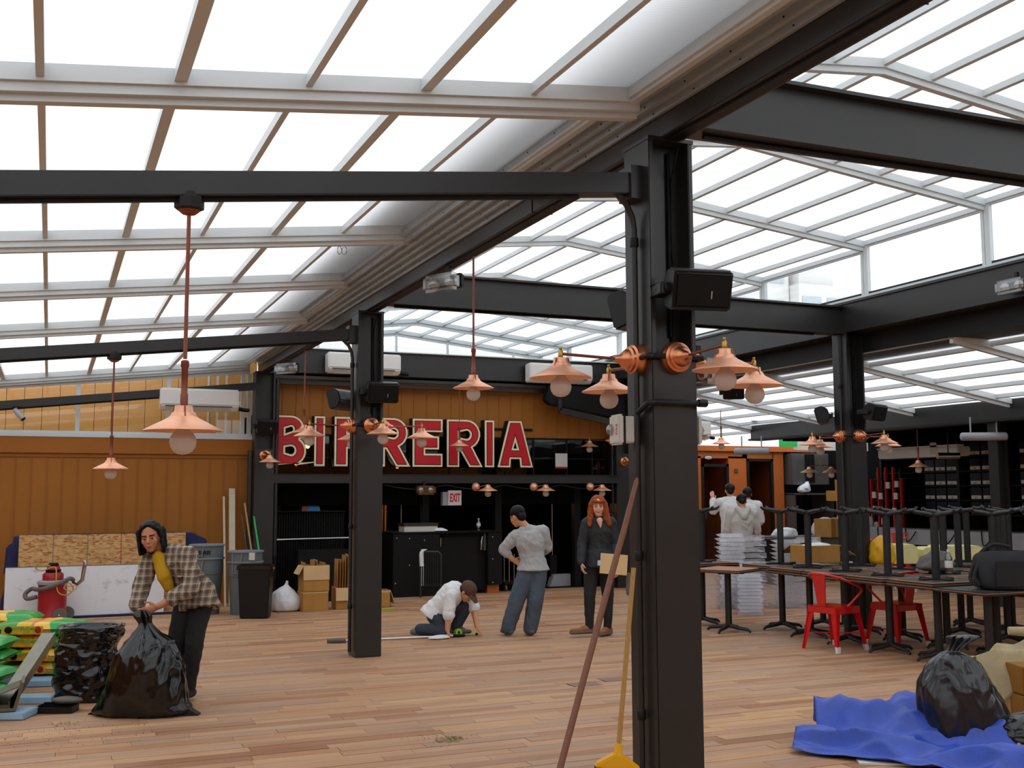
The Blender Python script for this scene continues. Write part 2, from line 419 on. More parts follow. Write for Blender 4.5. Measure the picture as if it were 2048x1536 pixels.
def dup(root, loc, rz=None, label=None, group=None, rot=None):
    r = root.copy(); COL.objects.link(r); r.location = loc
    if rz is not None: r.rotation_euler = (0, 0, rz)
    if rot is not None: r.rotation_euler = rot
    if label: r['label'] = label
    if group: r['group'] = group
    for ch in list(root.children):
        c = ch.copy(); COL.objects.link(c); c.parent = r
        for g in list(ch.children):
            d = g.copy(); COL.objects.link(d); d.parent = c
    return r

def bake(o):
    """freeze an object's modifiers into its mesh"""
    dg = bpy.context.evaluated_depsgraph_get()
    me = bpy.data.meshes.new_from_object(o.evaluated_get(dg))
    o.modifiers.clear(); old = o.data; o.data = me; bpy.data.meshes.remove(old)
    return o

# ================================================================ FLOOR
floor = struct('floor')
MB().box(-5.0, 18, -3.0, 24, -.12, -.022).build('subfloor', X['subfloor'], floor)
PW, PG = .118, .002
def row_cells(y, x0, x1):
    r = random.Random(int(y * 1000)); x = x0 - r.uniform(0, 1.0)
    while x < x1:
        w = r.choice((.55, .7, .8, .95, 1.1, 1.3)); yield x, min(x + w, x1 + .4), r.uniform(-.0015, .0015); x += w
def seen_x(y):      # width of floor the camera sees at depth y
    lo = y * math.tan(YAW - radians(25.6)) - .1; hi = y * math.tan(YAW + radians(25.6)) + .1
    return lo, hi
mass = MB(); n_plank = 0; plank_cache = {}
y = -2.6; rows = []
while y < 23.5: rows.append(y); y += PW
for y in rows:
    lo, hi = seen_x(y) if y > 4.9 else (0, 0)
    for x0, x1, dz in row_cells(y, -4.5, 16.5):
        if y > 4.9 and n_plank < 292 and x1 > lo and x0 < hi:
            k = round(x1 - x0, 2)
            if k not in plank_cache:
                plank_cache[k] = MB().box(0, x1 - x0 - PG, 0, PW - PG, -.022, 0).mesh('plank', X['plank'], bevel=.0015)
            obj('plank', plank_cache[k], floor, (x0, y, dz)); n_plank += 1
        else:
            mass.box(x0, x1 - PG, y, y + PW - PG, -.022, dz)
pm = mass.build('planks', X['plank_mass'], floor); pm['kind'] = 'stuff'

# ================================================================ STEEL FRAME
COLX, COLY = 2.985, (5.0, 10.92, 16.9)
def w_column(name, label, loc, top, clad, hw=.135, conduit=None, cable=False):
    c = thing(name, label, 'column', loc, 0)
    MB().box(-hw, hw, -hw, hw, 0, clad).build('column_casing', X['steel'], c, bevel=.006)
    MB().box(-hw, -hw + .028, -hw, hw, clad, top).build('flange', X['steel'], c, bevel=.004)
    MB().box(hw - .028, hw, -hw, hw, clad, top).build('flange', X['steel'], c, bevel=.004)
    MB().box(-hw + .026, hw - .026, -.02, .02, clad, top).build('web', X['steel'], c)
    MB().box(-hw - .004, hw + .004, -hw - .004, hw + .004, top - .02, top).build('cap_plate', X['steel'], c)
    if conduit:
        d = MB().tube(conduit, .017, 10)
        p = V(conduit[-1])
        d.build('conduit', X['steel'], c, smooth=True)
        for zz in (2.95, 2.3, 1.3, .5):
            MB().lathe([(.021, -.025), (.024, -.02), (.024, .02), (.021, .025)], 10, (p.x, p.y, zz)).build('conduit_coupling', X['steel_dark'], c, smooth=True)
    if cable:
        MB().tube([(.05, -.13, top - .05), (.052, -.05, 3.3), (.055, -.032, 3.0), (.06, -.05, 2.8), (.055, -.032, 2.6), (.05, -.03, 2.42)], .006, 6).build('cable', X['black'], c, smooth=True)
        MB().tube([(.045, -.03, top - .05), (.045, -.03, 3.0), (.045, -.03, 2.45)], .013, 8).build('cable', X['black'], c, smooth=True)
    return c
bend = [(-.165 - .26 * (1 - sin(t)), -.02, 3.06 + .2 * cos(t)) for t in (0, .3, .6, .9, 1.2, 1.5707)]
cond = [(-2.6, -.02, 2.985), (-.9, -.02, 3.17), (-.5, -.02, 3.225)] + [(-.165 - .2 * (1 - sin(t)), -.02, 3.02 + .215 * cos(t)) for t in (.15, .5, .9, 1.25, 1.5707)] + [(-.165, -.02, 2.3), (-.165, -.02, .05)]
w_column('steel_column', 'nearest thick black steel column, with fire alarm boxes and two brooms leaning beside it', (COLX, COLY[0], 0), 3.51, 2.32, conduit=cond, cable=True)
w_column('steel_column', 'black steel column standing in mid floor beside the kneeling man, splitting the red sign', (COLX + .01, COLY[1], 0), 3.51, 2.32, conduit=cond, cable=True)
w_column('steel_column', 'far black steel column against the brown wall at the left end of the red sign', (COLX + .01, COLY[2], 0), 3.51, 2.32, hw=.15)
MB().tube([(.19, -.1, 3.4), (.19, -.1, .7)], .03, 10).build('drain_pipe', X['steel'], bpy.data.objects['steel_column.002'], smooth=True)
MB().tube([(-.2, -.06, 2.3), (-.2, -.06, .0)], .04, 10).build('drain_pipe', X['steel'], bpy.data.objects['steel_column.002'], smooth=True)
w_column('steel_column', 'black steel column right of the wall lamps, among the stacked tables', (9.25, 10.92, 0), 3.64, 2.32, conduit=[(-.16, -.02, 3.6), (-.16, -.02, .05)], cable=True)
w_column('steel_column', 'dark steel column behind the red haired woman at the right end of the sign wall', (9.24, 16.95, 0), 3.64, 2.32, hw=.14, conduit=[(-.2, -.1, 3.4), (-.2, -.1, .0)])
w_column('steel_column', 'thin dark steel column by the black carton shelves on the right', (12.6, 11.75, 0), 2.66, 1.2, hw=.09)

def beam(name, label, build, cat='beam'):
    b = thing(name, label, cat); build(b); return b
def main_b(b):
    MB().box(2.93, 3.075, -3, 17.1, 3.51, 3.645).build('beam_tube', X['steel'], b, bevel=.004)
    for k, yy in enumerate((3.1, 6.55, 13.0)):
        MB().box(2.925, 3.08, yy, yy + .004, 3.508, 3.648).build('splice_seam', X['black'], b)
    MB().box(2.97, 3.035, -3, 17.1, 3.495, 3.511).build('soffit_strip', X['steel_dark'], b)
beam('steel_beam', 'long black steel beam running from overhead to the sign wall over three columns', main_b)
def slope_b(y):
    def f(b):
        MB().bar((-4.4, y, 2.47), (2.86, y, 3.275), .11, .112).build('beam_tube', X['steel'], b, bevel=.004)
        MB().bar((-4.4, y, 2.404), (2.5, y, 3.169), .02, .018).build('conduit', X['steel_dark'], b)
        if y < 12:
            MB().box(2.78, 2.86, y - .07, y + .07, 3.18, 3.36).build('end_plate', X['steel'], b)
    return f
beam('steel_beam', 'sloping black steel tube beam on the left carrying the nearest copper pendant', slope_b(COLY[0]))
beam('steel_beam', 'sloping black steel tube beam on the left carrying the smaller copper pendant', slope_b(COLY[1]))
beam('steel_beam', 'sloping black steel tube beam crossing the left window band behind the white air conditioner', slope_b(16.72))
def i_b(y, x0=3.08, x1=9.12, z0=3.61, z1=3.965, hw=.1):
    def f(b):
        MB().box(x0, x1, y - hw, y + hw, z1 - .022, z1).build('flange', X['steel'], b)
        MB().box(x0, x1, y - hw, y + hw, z0, z0 + .03).build('flange', X['steel'], b)
        MB().box(x0, x1, y - .03, y + .03, z0 + .025, z1 - .02).build('web', X['steel'], b)
        MB().tube([(x0 + .2, y + .0, z0 - .014), (x1 - .4, y, z0 - .014)], .014, 8).build('conduit', X['steel_dark'], b, smooth=True)
    return f
beam('steel_beam', 'deep black cross beam running right from the nearest column under the gable glazing', i_b(COLY[0]))
beam('steel_beam', 'black cross beam from the middle column to the right hand column', i_b(COLY[1]))
def back_b(b):
    MB().box(3.1, 9.2, 16.82, 17.0, 3.52, 3.9).build('beam_web', X['steel'], b, bevel=.004)
    MB().box(3.1, 9.2, 16.74, 17.05, 3.9, 3.915).build('flange', X['alu'], b)
    MB().box(3.15, 9.1, 16.78, 16.84, 3.42, 3.47).build('pipe', X['steel'], b)
    MB().box(3.15, 9.1, 16.86, 16.95, 3.34, 3.40).build('pipe', X['steel'], b)
beam('steel_beam', 'deep black beam above the brown cladding with two white air conditioners on it', back_b)
def right_b(b):
    MB().box(9.11, 9.39, -3, 17.2, 3.98, 4.01).build('flange', X['steel'], b)
    MB().box(9.14, 9.36, -3, 17.2, 3.65, 3.99).build('web', X['steel'], b)
    MB().box(9.11, 9.39, -3, 17.2, 3.62, 3.655).build('flange', X['steel'], b)
    MB().box(9.39, 9.92, -3, 17.2, 3.38, 3.64).build('lower_header', X['steel_dark'], b)
    MB().box(9.16, 9.34, -3, 20.2, 4.01, 4.05).build('sill_rail', X['alu'], b)
beam('steel_beam', 'long deep black beam on the right under the vertical clerestory panes', right_b)
def low_b(b):
    MB().box(12.48, 12.66, 6, 17.6, 2.66, 2.94).build('beam_web', X['steel'], b, bevel=.004)
    MB().box(12.42, 12.72, 6, 17.6, 2.63, 2.665).build('flange', X['steel_dark'], b)
beam('steel_beam', 'low black beam over the serving bar on the far right', low_b)
def brace_b(b):
    MB().prism([(7.7, 3.45), (9.1, 3.45), (9.1, 2.92), (8.98, 2.92), (7.72, 3.12), (7.62, 3.2)], 16.55, 16.7).build('duct_bulkhead', X['black'], b, bevel=.01)
    MB().bar((7.86, 16.5, 3.02), (9.05, 16.5, 2.80), .06, .1).build('brace_tube', X['steel'], b)
    MB().bar((7.86, 16.5, 3.02), (7.86, 16.5, 3.22), .06, .06, (0, 1, 0)).build('brace_tube', X['steel'], b)
beam('bulkhead', 'black angled bulkhead with a brace tube right of the red sign', brace_b, 'bulkhead')

# ================================================================ LEFT ROOF (sliding translucent sections)
RX = [2.73 - .566 * k for k in range(13)]          # rafter lines
SLOPE = .1088
ceil_l = struct('ceiling')
secs = [(-2.9, -1.0, 3.70), (-1.0, .95, 3.72), (.95, 2.88, 3.74), (2.88, 4.84, 3.735), (4.84, 6.73, 3.79), (6.73, 8.70, 3.90), (8.70, 10.76, 3.885), (10.76, 12.85, 3.82), (12.85, 14.67, 3.785), (14.67, 16.95, 3.70)]
pane_cache = {}
def zl(x, z0): return z0 - SLOPE * (2.75 - x)
def shear(x0, x1, y0, y1, za, zb, t):
    return [(x0, y0, za), (x1, y0, zb), (x1, y1, zb), (x0, y1, za), (x0, y0, za + t), (x1, y0, zb + t), (x1, y1, zb + t), (x0, y1, za + t)]
BOXF = [(3, 2, 1, 0), (4, 5, 6, 7), (0, 1, 5, 4), (1, 2, 6, 5), (2, 3, 7, 6), (3, 0, 4, 7)]
def slab(name, m, parent, x0, x1, y0, y1, z0, z1, t):
    """a piece lying in a sloping roof plane: z0 at x0, z1 at x1, thickness t upwards"""
    k = (name, m.name, round(x1 - x0, 3), round(y1 - y0, 3), round(z1 - z0, 3), t)
    if k not in pane_cache:
        pane_cache[k] = MB().add(shear(0, x1 - x0, 0, y1 - y0, 0, z1 - z0, t), BOXF).mesh(name, m)
    return obj(name, pane_cache[k], parent, (x0, y0, z0))
def sheet(name, m, parent, x0, x1, y0, y1, z0, z1):
    k = (name, 's', round(x1 - x0, 3), round(y1 - y0, 3), round(z1 - z0, 3))
    if k not in pane_cache:
        pane_cache[k] = MB().add([(0, 0, 0), (x1 - x0, 0, z1 - z0), (x1 - x0, y1 - y0, z1 - z0), (0, y1 - y0, 0)], [(0, 1, 2, 3)]).mesh(name, m)
    return obj(name, pane_cache[k], parent, (x0, y0, z0))
for i, (y0, y1, zp) in enumerate(secs):
    for k in range(len(RX) - 1):
        a, b = RX[k + 1], RX[k]
        sheet('pane', X['pane'], ceil_l, a, b, y0, y1, zl(a, zp) + .0, zl(b, zp))
    for k, x in enumerate(RX):
        w = .056 if k % 2 == 0 else .034
        slab('rafter', X['alu'], ceil_l, x - w / 2, x + w / 2, y0, y1, zl(x - w / 2, zp) - .058, zl(x + w / 2, zp) - .058, .056)
    # crossbars at the far end of the section: upper angle, step and lower nosing
    xl, xr = RX[-1], 2.78
    slab('crossbar', X['alu'], ceil_l, xl, xr, y1 - .03, y1, zl(xl, zp) - .075, zl(xr, zp) - .075, .075)
    slab('crossbar', X['alu'], ceil_l, xl, xr, y1 - .012, y1 + .045, zl(xl, zp) - .118, zl(xr, zp) - .118, .046)
    slab('crossbar', X['alu'], ceil_l, xl, xr, y1 + .02, y1 + .075, zl(xl, zp) - .150, zl(xr, zp) - .150, .038)
    slab('edge_frame', X['alu'], ceil_l, 2.72, 2.765, y0, y1, zl(2.72, zp) - .08, zl(2.765, zp) - .08, .08)
# ribbed sliding tracks beside the long beam
for k in range(5):
    x = 2.915 - k * .052
    zb = 3.625 + k * .030
    MB().box(x - .008, x + .012, -2.9, 17.0, zb, 3.84).box(x - .042, x - .008, -2.9, 17.0, zb + .048, 3.84).build('track', X['rail'], ceil_l)
dots = MB()
for k in range(5):
    for yy in range(0, 34): dots.box(2.915 - k * .052 - .0105, 2.915 - k * .052 - .0075, 3.3 + yy * .4, 3.309 + yy * .4, 3.640 + k * .030, 3.648 + k * .030)
ds = dots.build('track_screw', X['black'], ceil_l); ds['kind'] = 'stuff'
# opaque gutter over the inner strip of panes
MB().box(2.28, 3.05, -2.9, 20, 4.06, 4.12).build('gutter', X['rail'], ceil_l)
MB().box(2.28, 2.31, -2.9, 20, 4.0, 4.22).build('gutter', X['rail'], ceil_l)
# curtain hooks hanging from one crossbar
hk = thing('hanging_hook', 'pair of small wire rings hanging from a left roof crossbar', 'hook', (2.17, 8.78, 3.69))
for dx, rz in ((-.012, .4), (.03, -.6)):
    MB().tube([(dx + .022 * cos(t) * cos(rz), .022 * cos(t) * sin(rz), -.035 + .034 * sin(t)) for t in [i * pi / 6 for i in range(13)]], .0035, 6).build('ring', X['chrome'], hk, smooth=True)

# ================================================================ GABLE ROOF over the middle bay
ceil_m = struct('ceiling')
EX0, RXG, EX1 = 3.03, 6.12, 9.22
gsecs = [(-2.9, -1.0, 4.80), (-1, .95, 4.79), (.95, 2.88, 4.78), (2.88, 4.84, 4.77), (4.84, 6.68, 4.74), (6.68, 8.594, 4.715), (8.594, 10.5, 4.665), (10.5, 12.6, 4.60), (12.6, 14.75, 4.52), (14.75, 16.86, 4.46), (16.86, 18.89, 4.45), (18.89, 20.23, 4.435)]
RISE = .33
LXS = [EX0, 3.55, 4.06, 4.58, 5.09, 5.61, RXG]; RXS = [RXG, 6.62, 7.18, 7.76, 8.32, 8.9, EX1]
def zg(x, ze): return ze + RISE * (1 - abs(x - RXG) / (EX1 - RXG))
for (y0, y1, ze) in gsecs:
    ze += .06
    for xs in (LXS, RXS):
        for a, b in zip(xs[:-1], xs[1:]):
            sheet('pane', X['pane'], ceil_m, a, b, y0, y1, zg(a, ze), zg(b, ze))
        for x in xs:
            if xs is RXS and x == RXG: continue
            x = min(max(x, EX0 + .025), EX1 - .025)
            sl = RISE / (EX1 - RXG) * (1 if x < RXG else -1)
            slab('rafter', X['alu'], ceil_m, x - .02, x + .02, y0, y1, zg(x, ze) - .06 - sl * .02, zg(x, ze) - .06 + sl * .02, .055)
        a, b = xs[0], xs[-1]
        slab('crossbar', X['alu'], ceil_m, a, b, y1 - .03, y1, zg(a, ze) - .075, zg(b, ze) - .075, .075)
        slab('crossbar', X['alu'], ceil_m, a, b, y1 - .01, y1 + .05, zg(a, ze) - .125, zg(b, ze) - .125, .052)
    # vertical clerestory over the right beam and the left eave
    for xe in (EX0 + .01, EX1 - .005):
        MB().box(xe - .025, xe + .025, y1 - .06, y1 + .01, 4.05, ze).build('post', X['alu'], ceil_m)
        MB().box(xe - .025, xe + .025, y0 + .02, y0 + .06, 4.05, ze).build('post', X['alu'], ceil_m)
        MB().box(xe - .02, xe + .02, y0, y1, ze - .075, ze - .005).build('head_rail', X['alu'], ceil_m)
        MB().box(xe - .015, xe + .015, y0, y1, 4.05, 4.085).build('seal_strip', X['steel_dark'], ceil_m)
        MB().add([(xe, y0 + .06, 4.08), (xe, y1 - .06, 4.08), (xe, y1 - .06, ze - .07), (xe, y0 + .06, ze - .07)], [(0, 1, 2, 3)]).build('clerestory_pane', X['glass'], ceil_m)
# glazed gable end
yg = 20.23
for x in (3.06, 4.1, 4.58, 5.61, 6.12, 7.18, 7.76, 8.6, 9.18):
    MB().box(x - .022, x + .022, yg - .02, yg + .02, 3.9, zg(x, 4.45)).build('mullion', X['alu'], ceil_m)
MB().add([(3.06, yg, 3.9), (9.18, yg, 3.9), (9.18, yg, 4.45), (6.12, yg, 4.78), (3.06, yg, 4.45)], [(0, 1, 2, 3, 4)]).build('gable_pane', X['glass'], ceil_m)

# ================================================================ LOW LEAN-TO ROOF right of the long beam
ceil_r = struct('ceiling')
lx = [9.425 + .555 * k for k in range(7)]
def zr(x, z0=3.30): return z0 - .158 * (x - 9.98)
lsecs = [(-2.9, -.5, 3.36), (-.5, 1.5, 3.36), (1.5, 3.6, 3.36), (3.6, 5.5, 3.36), (5.5, 7.4, 3.36), (7.4, 9.35, 3.36), (9.35, 11.38, 3.34), (11.38, 13.26, 3.34), (13.26, 15.5, 3.34), (15.5, 17.6, 3.32), (17.6, 19.6, 3.3)]
for y0, y1, z0 in lsecs:
    for a, b in zip(lx[:-1], lx[1:]):
        sheet('pane', X['pane'], ceil_r, a, b, y0, y1, zr(a, z0), zr(b, z0))
    for x in lx:
        slab('rafter', X['alu'], ceil_r, x - .02, x + .02, y0, y1, zr(x - .02, z0) - .055, zr(x + .02, z0) - .055, .053)
    a, b = lx[0], lx[-1]
    slab('crossbar', X['alu'], ceil_r, a, b, y1 - .04, y1, zr(a, z0) - .08, zr(b, z0) - .08, .08)
    slab('crossbar', X['alu'], ceil_r, a, b, y1, y1 + .05, zr(a, z0) - .13, zr(b, z0) - .13, .05)
# dark soffit over the serving bar
MB().box(12.7, 18, 4, 17.6, 2.72, 2.8).build('soffit', X['void'], ceil_r)
for yy in (8.5, 10.6, 12.7, 14.8, 16.9):
    MB().box(12.75, 17, yy - .06, yy + .06, 2.6, 2.72).build('soffit_joist', X['void'], ceil_r)

# ================================================================ BACK WALL
wb = struct('wall_back')
WY = 17.06
# left bay: standing seam cladding up to the flashing, then the window band
seams = []; x = -4.4
while x < 2.95: seams.append(x); x += .207
for a in seams:
    MB().box(a + .004, a + .203, WY, WY + .05, 0, 2.21).build('cladding_panel', X['brown'], wb)
for a in seams:
    MB().box(a - .006, a + .006, WY - .012, WY + .03, 0, 2.2).build('seam_rib', X['brown'], wb)
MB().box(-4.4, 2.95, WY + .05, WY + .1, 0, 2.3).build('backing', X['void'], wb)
MB().box(-4.4, 2.90, WY - .06, WY + .1, 2.235, 2.47).build('flashing', X['brown_trim'], wb, bevel=.004)
MB().box(-4.4, 2.90, WY - .02, WY + .1, 2.18, 2.235).build('flashing', X['brown_trim'], wb)
win = struct('window_1')
for z0, z1, dy in ((2.47, 2.52, .07), (2.52, 2.56, .03)):
    MB().box(-4.4, 2.86, WY - dy, WY + .06, z0, z1).build('window_sill', X['alu'], win)
MB().add(shear(-4.4, 2.80, WY - .03, WY + .03, 2.77, 3.50, .075), BOXF).build('window_head', X['alu'], win)
for x in (-3.5, -2.3, -1.0, .335, 1.60, 2.70, 2.80):
    MB().box(x - .03, x + .03, WY - .025, WY + .025, 2.55, 3.50 - .1008 * (2.80 - x)).build('mullion', X['alu'], win)
for a, b in zip((-3.5, -2.3, -1.0, .335, 1.60), (-2.3, -1.0, .335, 1.60, 2.70)):
    MB().add([(a + .03, WY, 2.56), (b - .03, WY, 2.56), (b - .03, WY, 3.5 - .1008 * (2.8 - b)), (a + .03, WY, 3.5 - .1008 * (2.8 - a))], [(0, 1, 2, 3)]).build('window_pane', X['glass'], win)
# neighbouring ochre clad wall seen through the window band
ext = thing('neighbouring_wall', 'ochre clad neighbouring wall seen through the left window band', 'wall', (0, 18.4, 0)); ext['kind'] = 'structure'
x = -6.0
while x < 2.9:
    MB().box(x + .004, x + .25, 0, .05, 1.5, 4.2).build('cladding_panel', X['tan_far'], ext); x += .254
MB().box(-6, 2.9, .05, .12, 1.5, 4.2).build('backing', X['brown'], ext)
for x in (2.28, 2.42, 2.56):
    MB().box(x, x + .03, -.5, -.46, 2.2, 3.6).build('white_batten', X['offwhite'], ext)

# middle bay: cladding over the glazed strip behind the red letters
x = 3.1; k = 0
while x < 9.15:
    MB().box(x + .004, x + .212, WY, WY + .05, 2.6, 3.5).build('cladding_panel', X['brown'], wb)
    MB().box(x - .006, x + .006, WY - .012, WY + .03, 2.6, 3.5).build('seam_rib', X['brown'], wb); x += .216
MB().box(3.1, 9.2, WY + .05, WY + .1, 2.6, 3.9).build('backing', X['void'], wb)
MB().box(3.1, 9.15, WY - .015, WY + .1, 2.582, 2.602).build('flashing', X['brown_trim'], wb)
MB().box(3.1, 9.15, WY - .02, WY + .05, 2.55, 2.58).build('strip_head', X['black'], wb)
MB().box(3.1, 9.15, WY - .3, WY + .05, 1.80, 1.935).build('lintel_beam', X['steel'], wb, bevel=.004)
MB().box(3.1, 9.15, WY - .32, WY + .05, 1.935, 1.943).build('lintel_flange', X['steel'], wb)
wst = struct('window_2')
for x in (3.12, 4.1, 5.1, 6.1, 7.1, 7.62, 8.25, 8.75, 9.13):
    MB().box(x - .015, x + .015, WY - .015, WY + .015, 1.945, 2.56).build('mullion', X['black'], wst)
xs = (3.12, 4.1, 5.1, 6.1, 7.1, 7.62, 8.25, 8.75, 9.13)
for a, b in zip(xs[:-1], xs[1:]):
    MB().add([(a + .012, WY, 1.945), (b - .012, WY, 1.945), (b - .012, WY, 2.56), (a + .012, WY, 2.56)], [(0, 1, 2, 3)]).build('window_pane', X['dark_glass'], wst)
MB().box(7.1, 9.13, WY - .012, WY + .012, 2.22, 2.235).build('glazing_bar', X['black'], wst)
# dark interior behind the wall
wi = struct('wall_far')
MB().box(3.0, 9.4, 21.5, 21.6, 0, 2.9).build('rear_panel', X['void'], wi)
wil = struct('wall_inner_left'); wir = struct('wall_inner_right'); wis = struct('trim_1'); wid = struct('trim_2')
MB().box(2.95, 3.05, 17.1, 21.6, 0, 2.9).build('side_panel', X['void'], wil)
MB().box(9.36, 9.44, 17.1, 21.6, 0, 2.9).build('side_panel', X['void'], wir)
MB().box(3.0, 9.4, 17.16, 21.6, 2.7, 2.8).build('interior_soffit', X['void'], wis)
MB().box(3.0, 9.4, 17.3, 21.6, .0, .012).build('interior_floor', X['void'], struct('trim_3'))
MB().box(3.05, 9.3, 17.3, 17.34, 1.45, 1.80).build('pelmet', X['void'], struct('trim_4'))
for x in (5.75, 7.05, 8.55):
    MB().box(x - .06, x + .06, 17.25, 17.37, 0, 1.8).build('door_post', X['black'], wid)
for xa, xb in ((3.35, 3.68), (3.75, 4.0), (4.3, 4.7)):
    MB().box(xa, xb, 20.6, 20.65, 1.25, 1.6).build('dim_window', X['steel_dark'], wi)
# side walls outside the picture keep the hall closed in
wl_ = struct('wall_left')
MB().box(-4.5, -4.4, -3, 17.2, 0, 2.85).build('wall_panel', X['brown'], wl_)
wr = struct('wall_right')
MB().box(16.4, 16.5, -3.3, 21.2, 0, 2.9).build('wall_panel', X['void'], wr)
MB().box(9.4, 16.5, 21.1, 21.2, 0, 2.62).build('wall_panel', X['void'], wr)
wf = struct('wall_front')
MB().box(-4.5, 16.5, -3.3, -3.2, 0, 3.4).build('wall_panel', X['brown'], wf)

# ================================================================ BUILDINGS OUTSIDE
def tower(label, x0, x1, y0, y1, z1, rows, cols, step=None):
    t = thing('apartment_building', label, 'building', ((x0 + x1) / 2, y0, 0)); t['kind'] = 'thing'
    w = (x1 - x0) / 2
    MB().box(-w, w, 0, y1 - y0, 0, z1).build('building_body', X['concrete'], t)
    if step: MB().box(step[0], step[1], .5, y1 - y0, z1 - .1, z1 + step[2]).build('roof_block', X['concrete'], t)
    me = MB().box(-.8, .8, -.08, .02, -.9, .9).mesh('window', X['window_far'])
    for i in range(rows):
        for k in range(cols):
            obj('window', me, t, (-w + (k + .5) * 2 * w / cols, 0, z1 - 1.8 - i * 3.0))
    return t
tower('pale high apartment block seen through the right clerestory panes', 40, 47.5, 62, 72, 19.0, 3, 3)
tower('lower pale apartment block with a stepped roof beside the high block', 47.6, 54, 61, 70, 16.2, 2, 3, (-2.8, .2, 1.3))
tower('long pale building seen through the far gable end glazing', 8, 24, 42, 50, 7.6, 2, 5)

# ================================================================ COPPER LAMPS
SHADE = [(.0, .058), (.036, .058), (.038, .038), (.041, .032), (.048, .029), (.052, .018), (.062, .008), (.10, -.012), (.158, -.042), (.160, -.046), (.156, -.046), (.10, -.018), (.055, .0), (.03, .01), (0, .01)]
BULBP = [(.0, -.12), (.02, -.1165), (.036, -.107), (.047, -.09), (.0505, -.072), (.047, -.052), (.036, -.036), (.024, -.024), (.02, .0), (0, .0)]
M_shade = MB().lathe(SHADE, 40).mesh('shade', X['copper'], smooth=40)
M_bulb = MB().lathe(BULBP, 24).mesh('bulb', X['bulb'], smooth=60)
M_rib = MB().tube([(.0, -.039, .056), (.0, -.045, .03), (0, -.056, .008)], .004, 6).mesh('shade_rib', X['copper_dark'], smooth=True)
def lamp_head(t, z, x=0, y=0, s=1.0):
    o = obj('shade', M_shade, t, (x, y, z)); o.scale = (s, s, s)
    for a in (0, 2.1, 4.2):
        r = obj('shade_rib', M_rib, o); r.rotation_euler = (0, 0, a)
    b = obj('bulb', M_bulb, t, (x, y, z - .014 * s)); b.scale = (s * 1.09, s * 1.09, s * 1.09)
def pendant(label, loc, z, rod_r=.009, canopy=True, group=None, s=1.0):
    t = thing('copper_pendant', label, 'pendant lamp', loc, 0, group)
    L = loc[2]
    d = z - L
    lamp_head(t, d + .045 * s, s=s)
    MB().tube([(0, 0, d + .30 * s), (0, 0, 0)], rod_r, 8).build('rod', X['copper_dark'], t, smooth=True)
    MB().lathe([(.012, d + .11), (.017, d + .115), (.017, d + .16), (.014, d + .17), (.014, d + .28), (.018, d + .285), (.018, d + .31), (.012, d + .315)], 14).build('socket_cover', X['copper_dark'], t, smooth=40)
    if canopy:
        MB().lathe([(.062, -.005), (.066, -.03), (.066, -.075), (.05, -.082), (0, -.082)], 8).build('ceiling_rose', X['steel_dark'], t)
        MB().lathe([(.05, -.083), (.03, -.1), (.012, -.104), (0, -.104)], 16).build('rose_cap', X['copper_dark'], t, smooth=40)
    return t
pendant('large copper pendant lamp hanging from the nearest sloping beam', (.535, 5.0, 2.985), 1.905, s=1.07)
pendant('smaller copper pendant lamp on a long rod near the left brown wall', (.52, 10.92, 2.985), 1.872)
pendant('copper pendant lamp under the long beam, in front of the cladding above the letter R', (3.02, 7.9, 3.50), 2.445, canopy=False)
pendant('copper pendant lamp under the long beam, in front of the first letter I', (3.0, 13.98, 3.50), 2.42, canopy=False)
pendant('small far copper pendant lamp in front of the last letter R', (6.1, 16.6, 3.42), 2.40, .006, False)
pendant('copper pendant lamp hanging before the orange cabin behind the nearest column', (11.0, 16.4, 3.1), 2.50, .007, False)
pendant('small copper pendant lamp in front of the black carton shelves', (12.77, 13.5, 2.63), 2.03, .007, False)
tw = thing('twin_pendant', 'double copper pendant with two shades on a crossbar by the steel hood', 'pendant lamp', (13.0, 16.2, 2.62))
MB().tube([(0, 0, 0), (0, 0, -.5)], .008, 8).build('rod', X['brass'], tw, smooth=True)
MB().tube([(-.20, .06, -.5), (.20, -.06, -.5)], .008, 8).build('crossbar', X['brass'], tw, smooth=True)
lamp_head(tw, -.58, -.2, .06); lamp_head(tw, -.58, .2, -.06)

CAN = [(0, -.03), (.085, -.03), (.085, -.012), (.078, .0), (.078, .015), (.066, .022), (.066, .035), (.054, .042), (.052, .055), (.034, .075), (.022, .09), (.02, .105), (.010, .118), (0, .118)]
M_can = MB().lathe(CAN, 32).mesh('wall_cup', X['copper_cup'], smooth=40)
def sconce(label, cx, cy, d, z=2.325, off=.135, arm=.43, group=None):
    """one arm lamp on a column face; d is the outward direction"""
    ang = atan2(d[1], d[0])
    t = thing('copper_sconce', label, 'wall lamp', (cx + d[0] * (off + .03), cy + d[1] * (off + .03), z), ang, group)
    c = obj('wall_cup', M_can, t); c.rotation_euler = (0, pi / 2, 0)
    MB().tube([(.1, 0, 0), (arm, 0, .012)], .008, 10).build('arm', X['copper_dark'], t, smooth=True)
    MB().lathe([(.0, .036), (.006, .036), (.0085, .028), (.006, .022), (.010, .017), (.013, .012), (.013, -.02), (.010, -.028), (0, -.028)], 12, (arm, 0, .012)).build('finial', X['brass'], t, smooth=40)
    lamp_head(t, -.068, arm, 0)
    return t
DIRS = {'left': (-1, 0), 'front': (0, -1), 'right': (1, 0), 'back': (0, 1)}
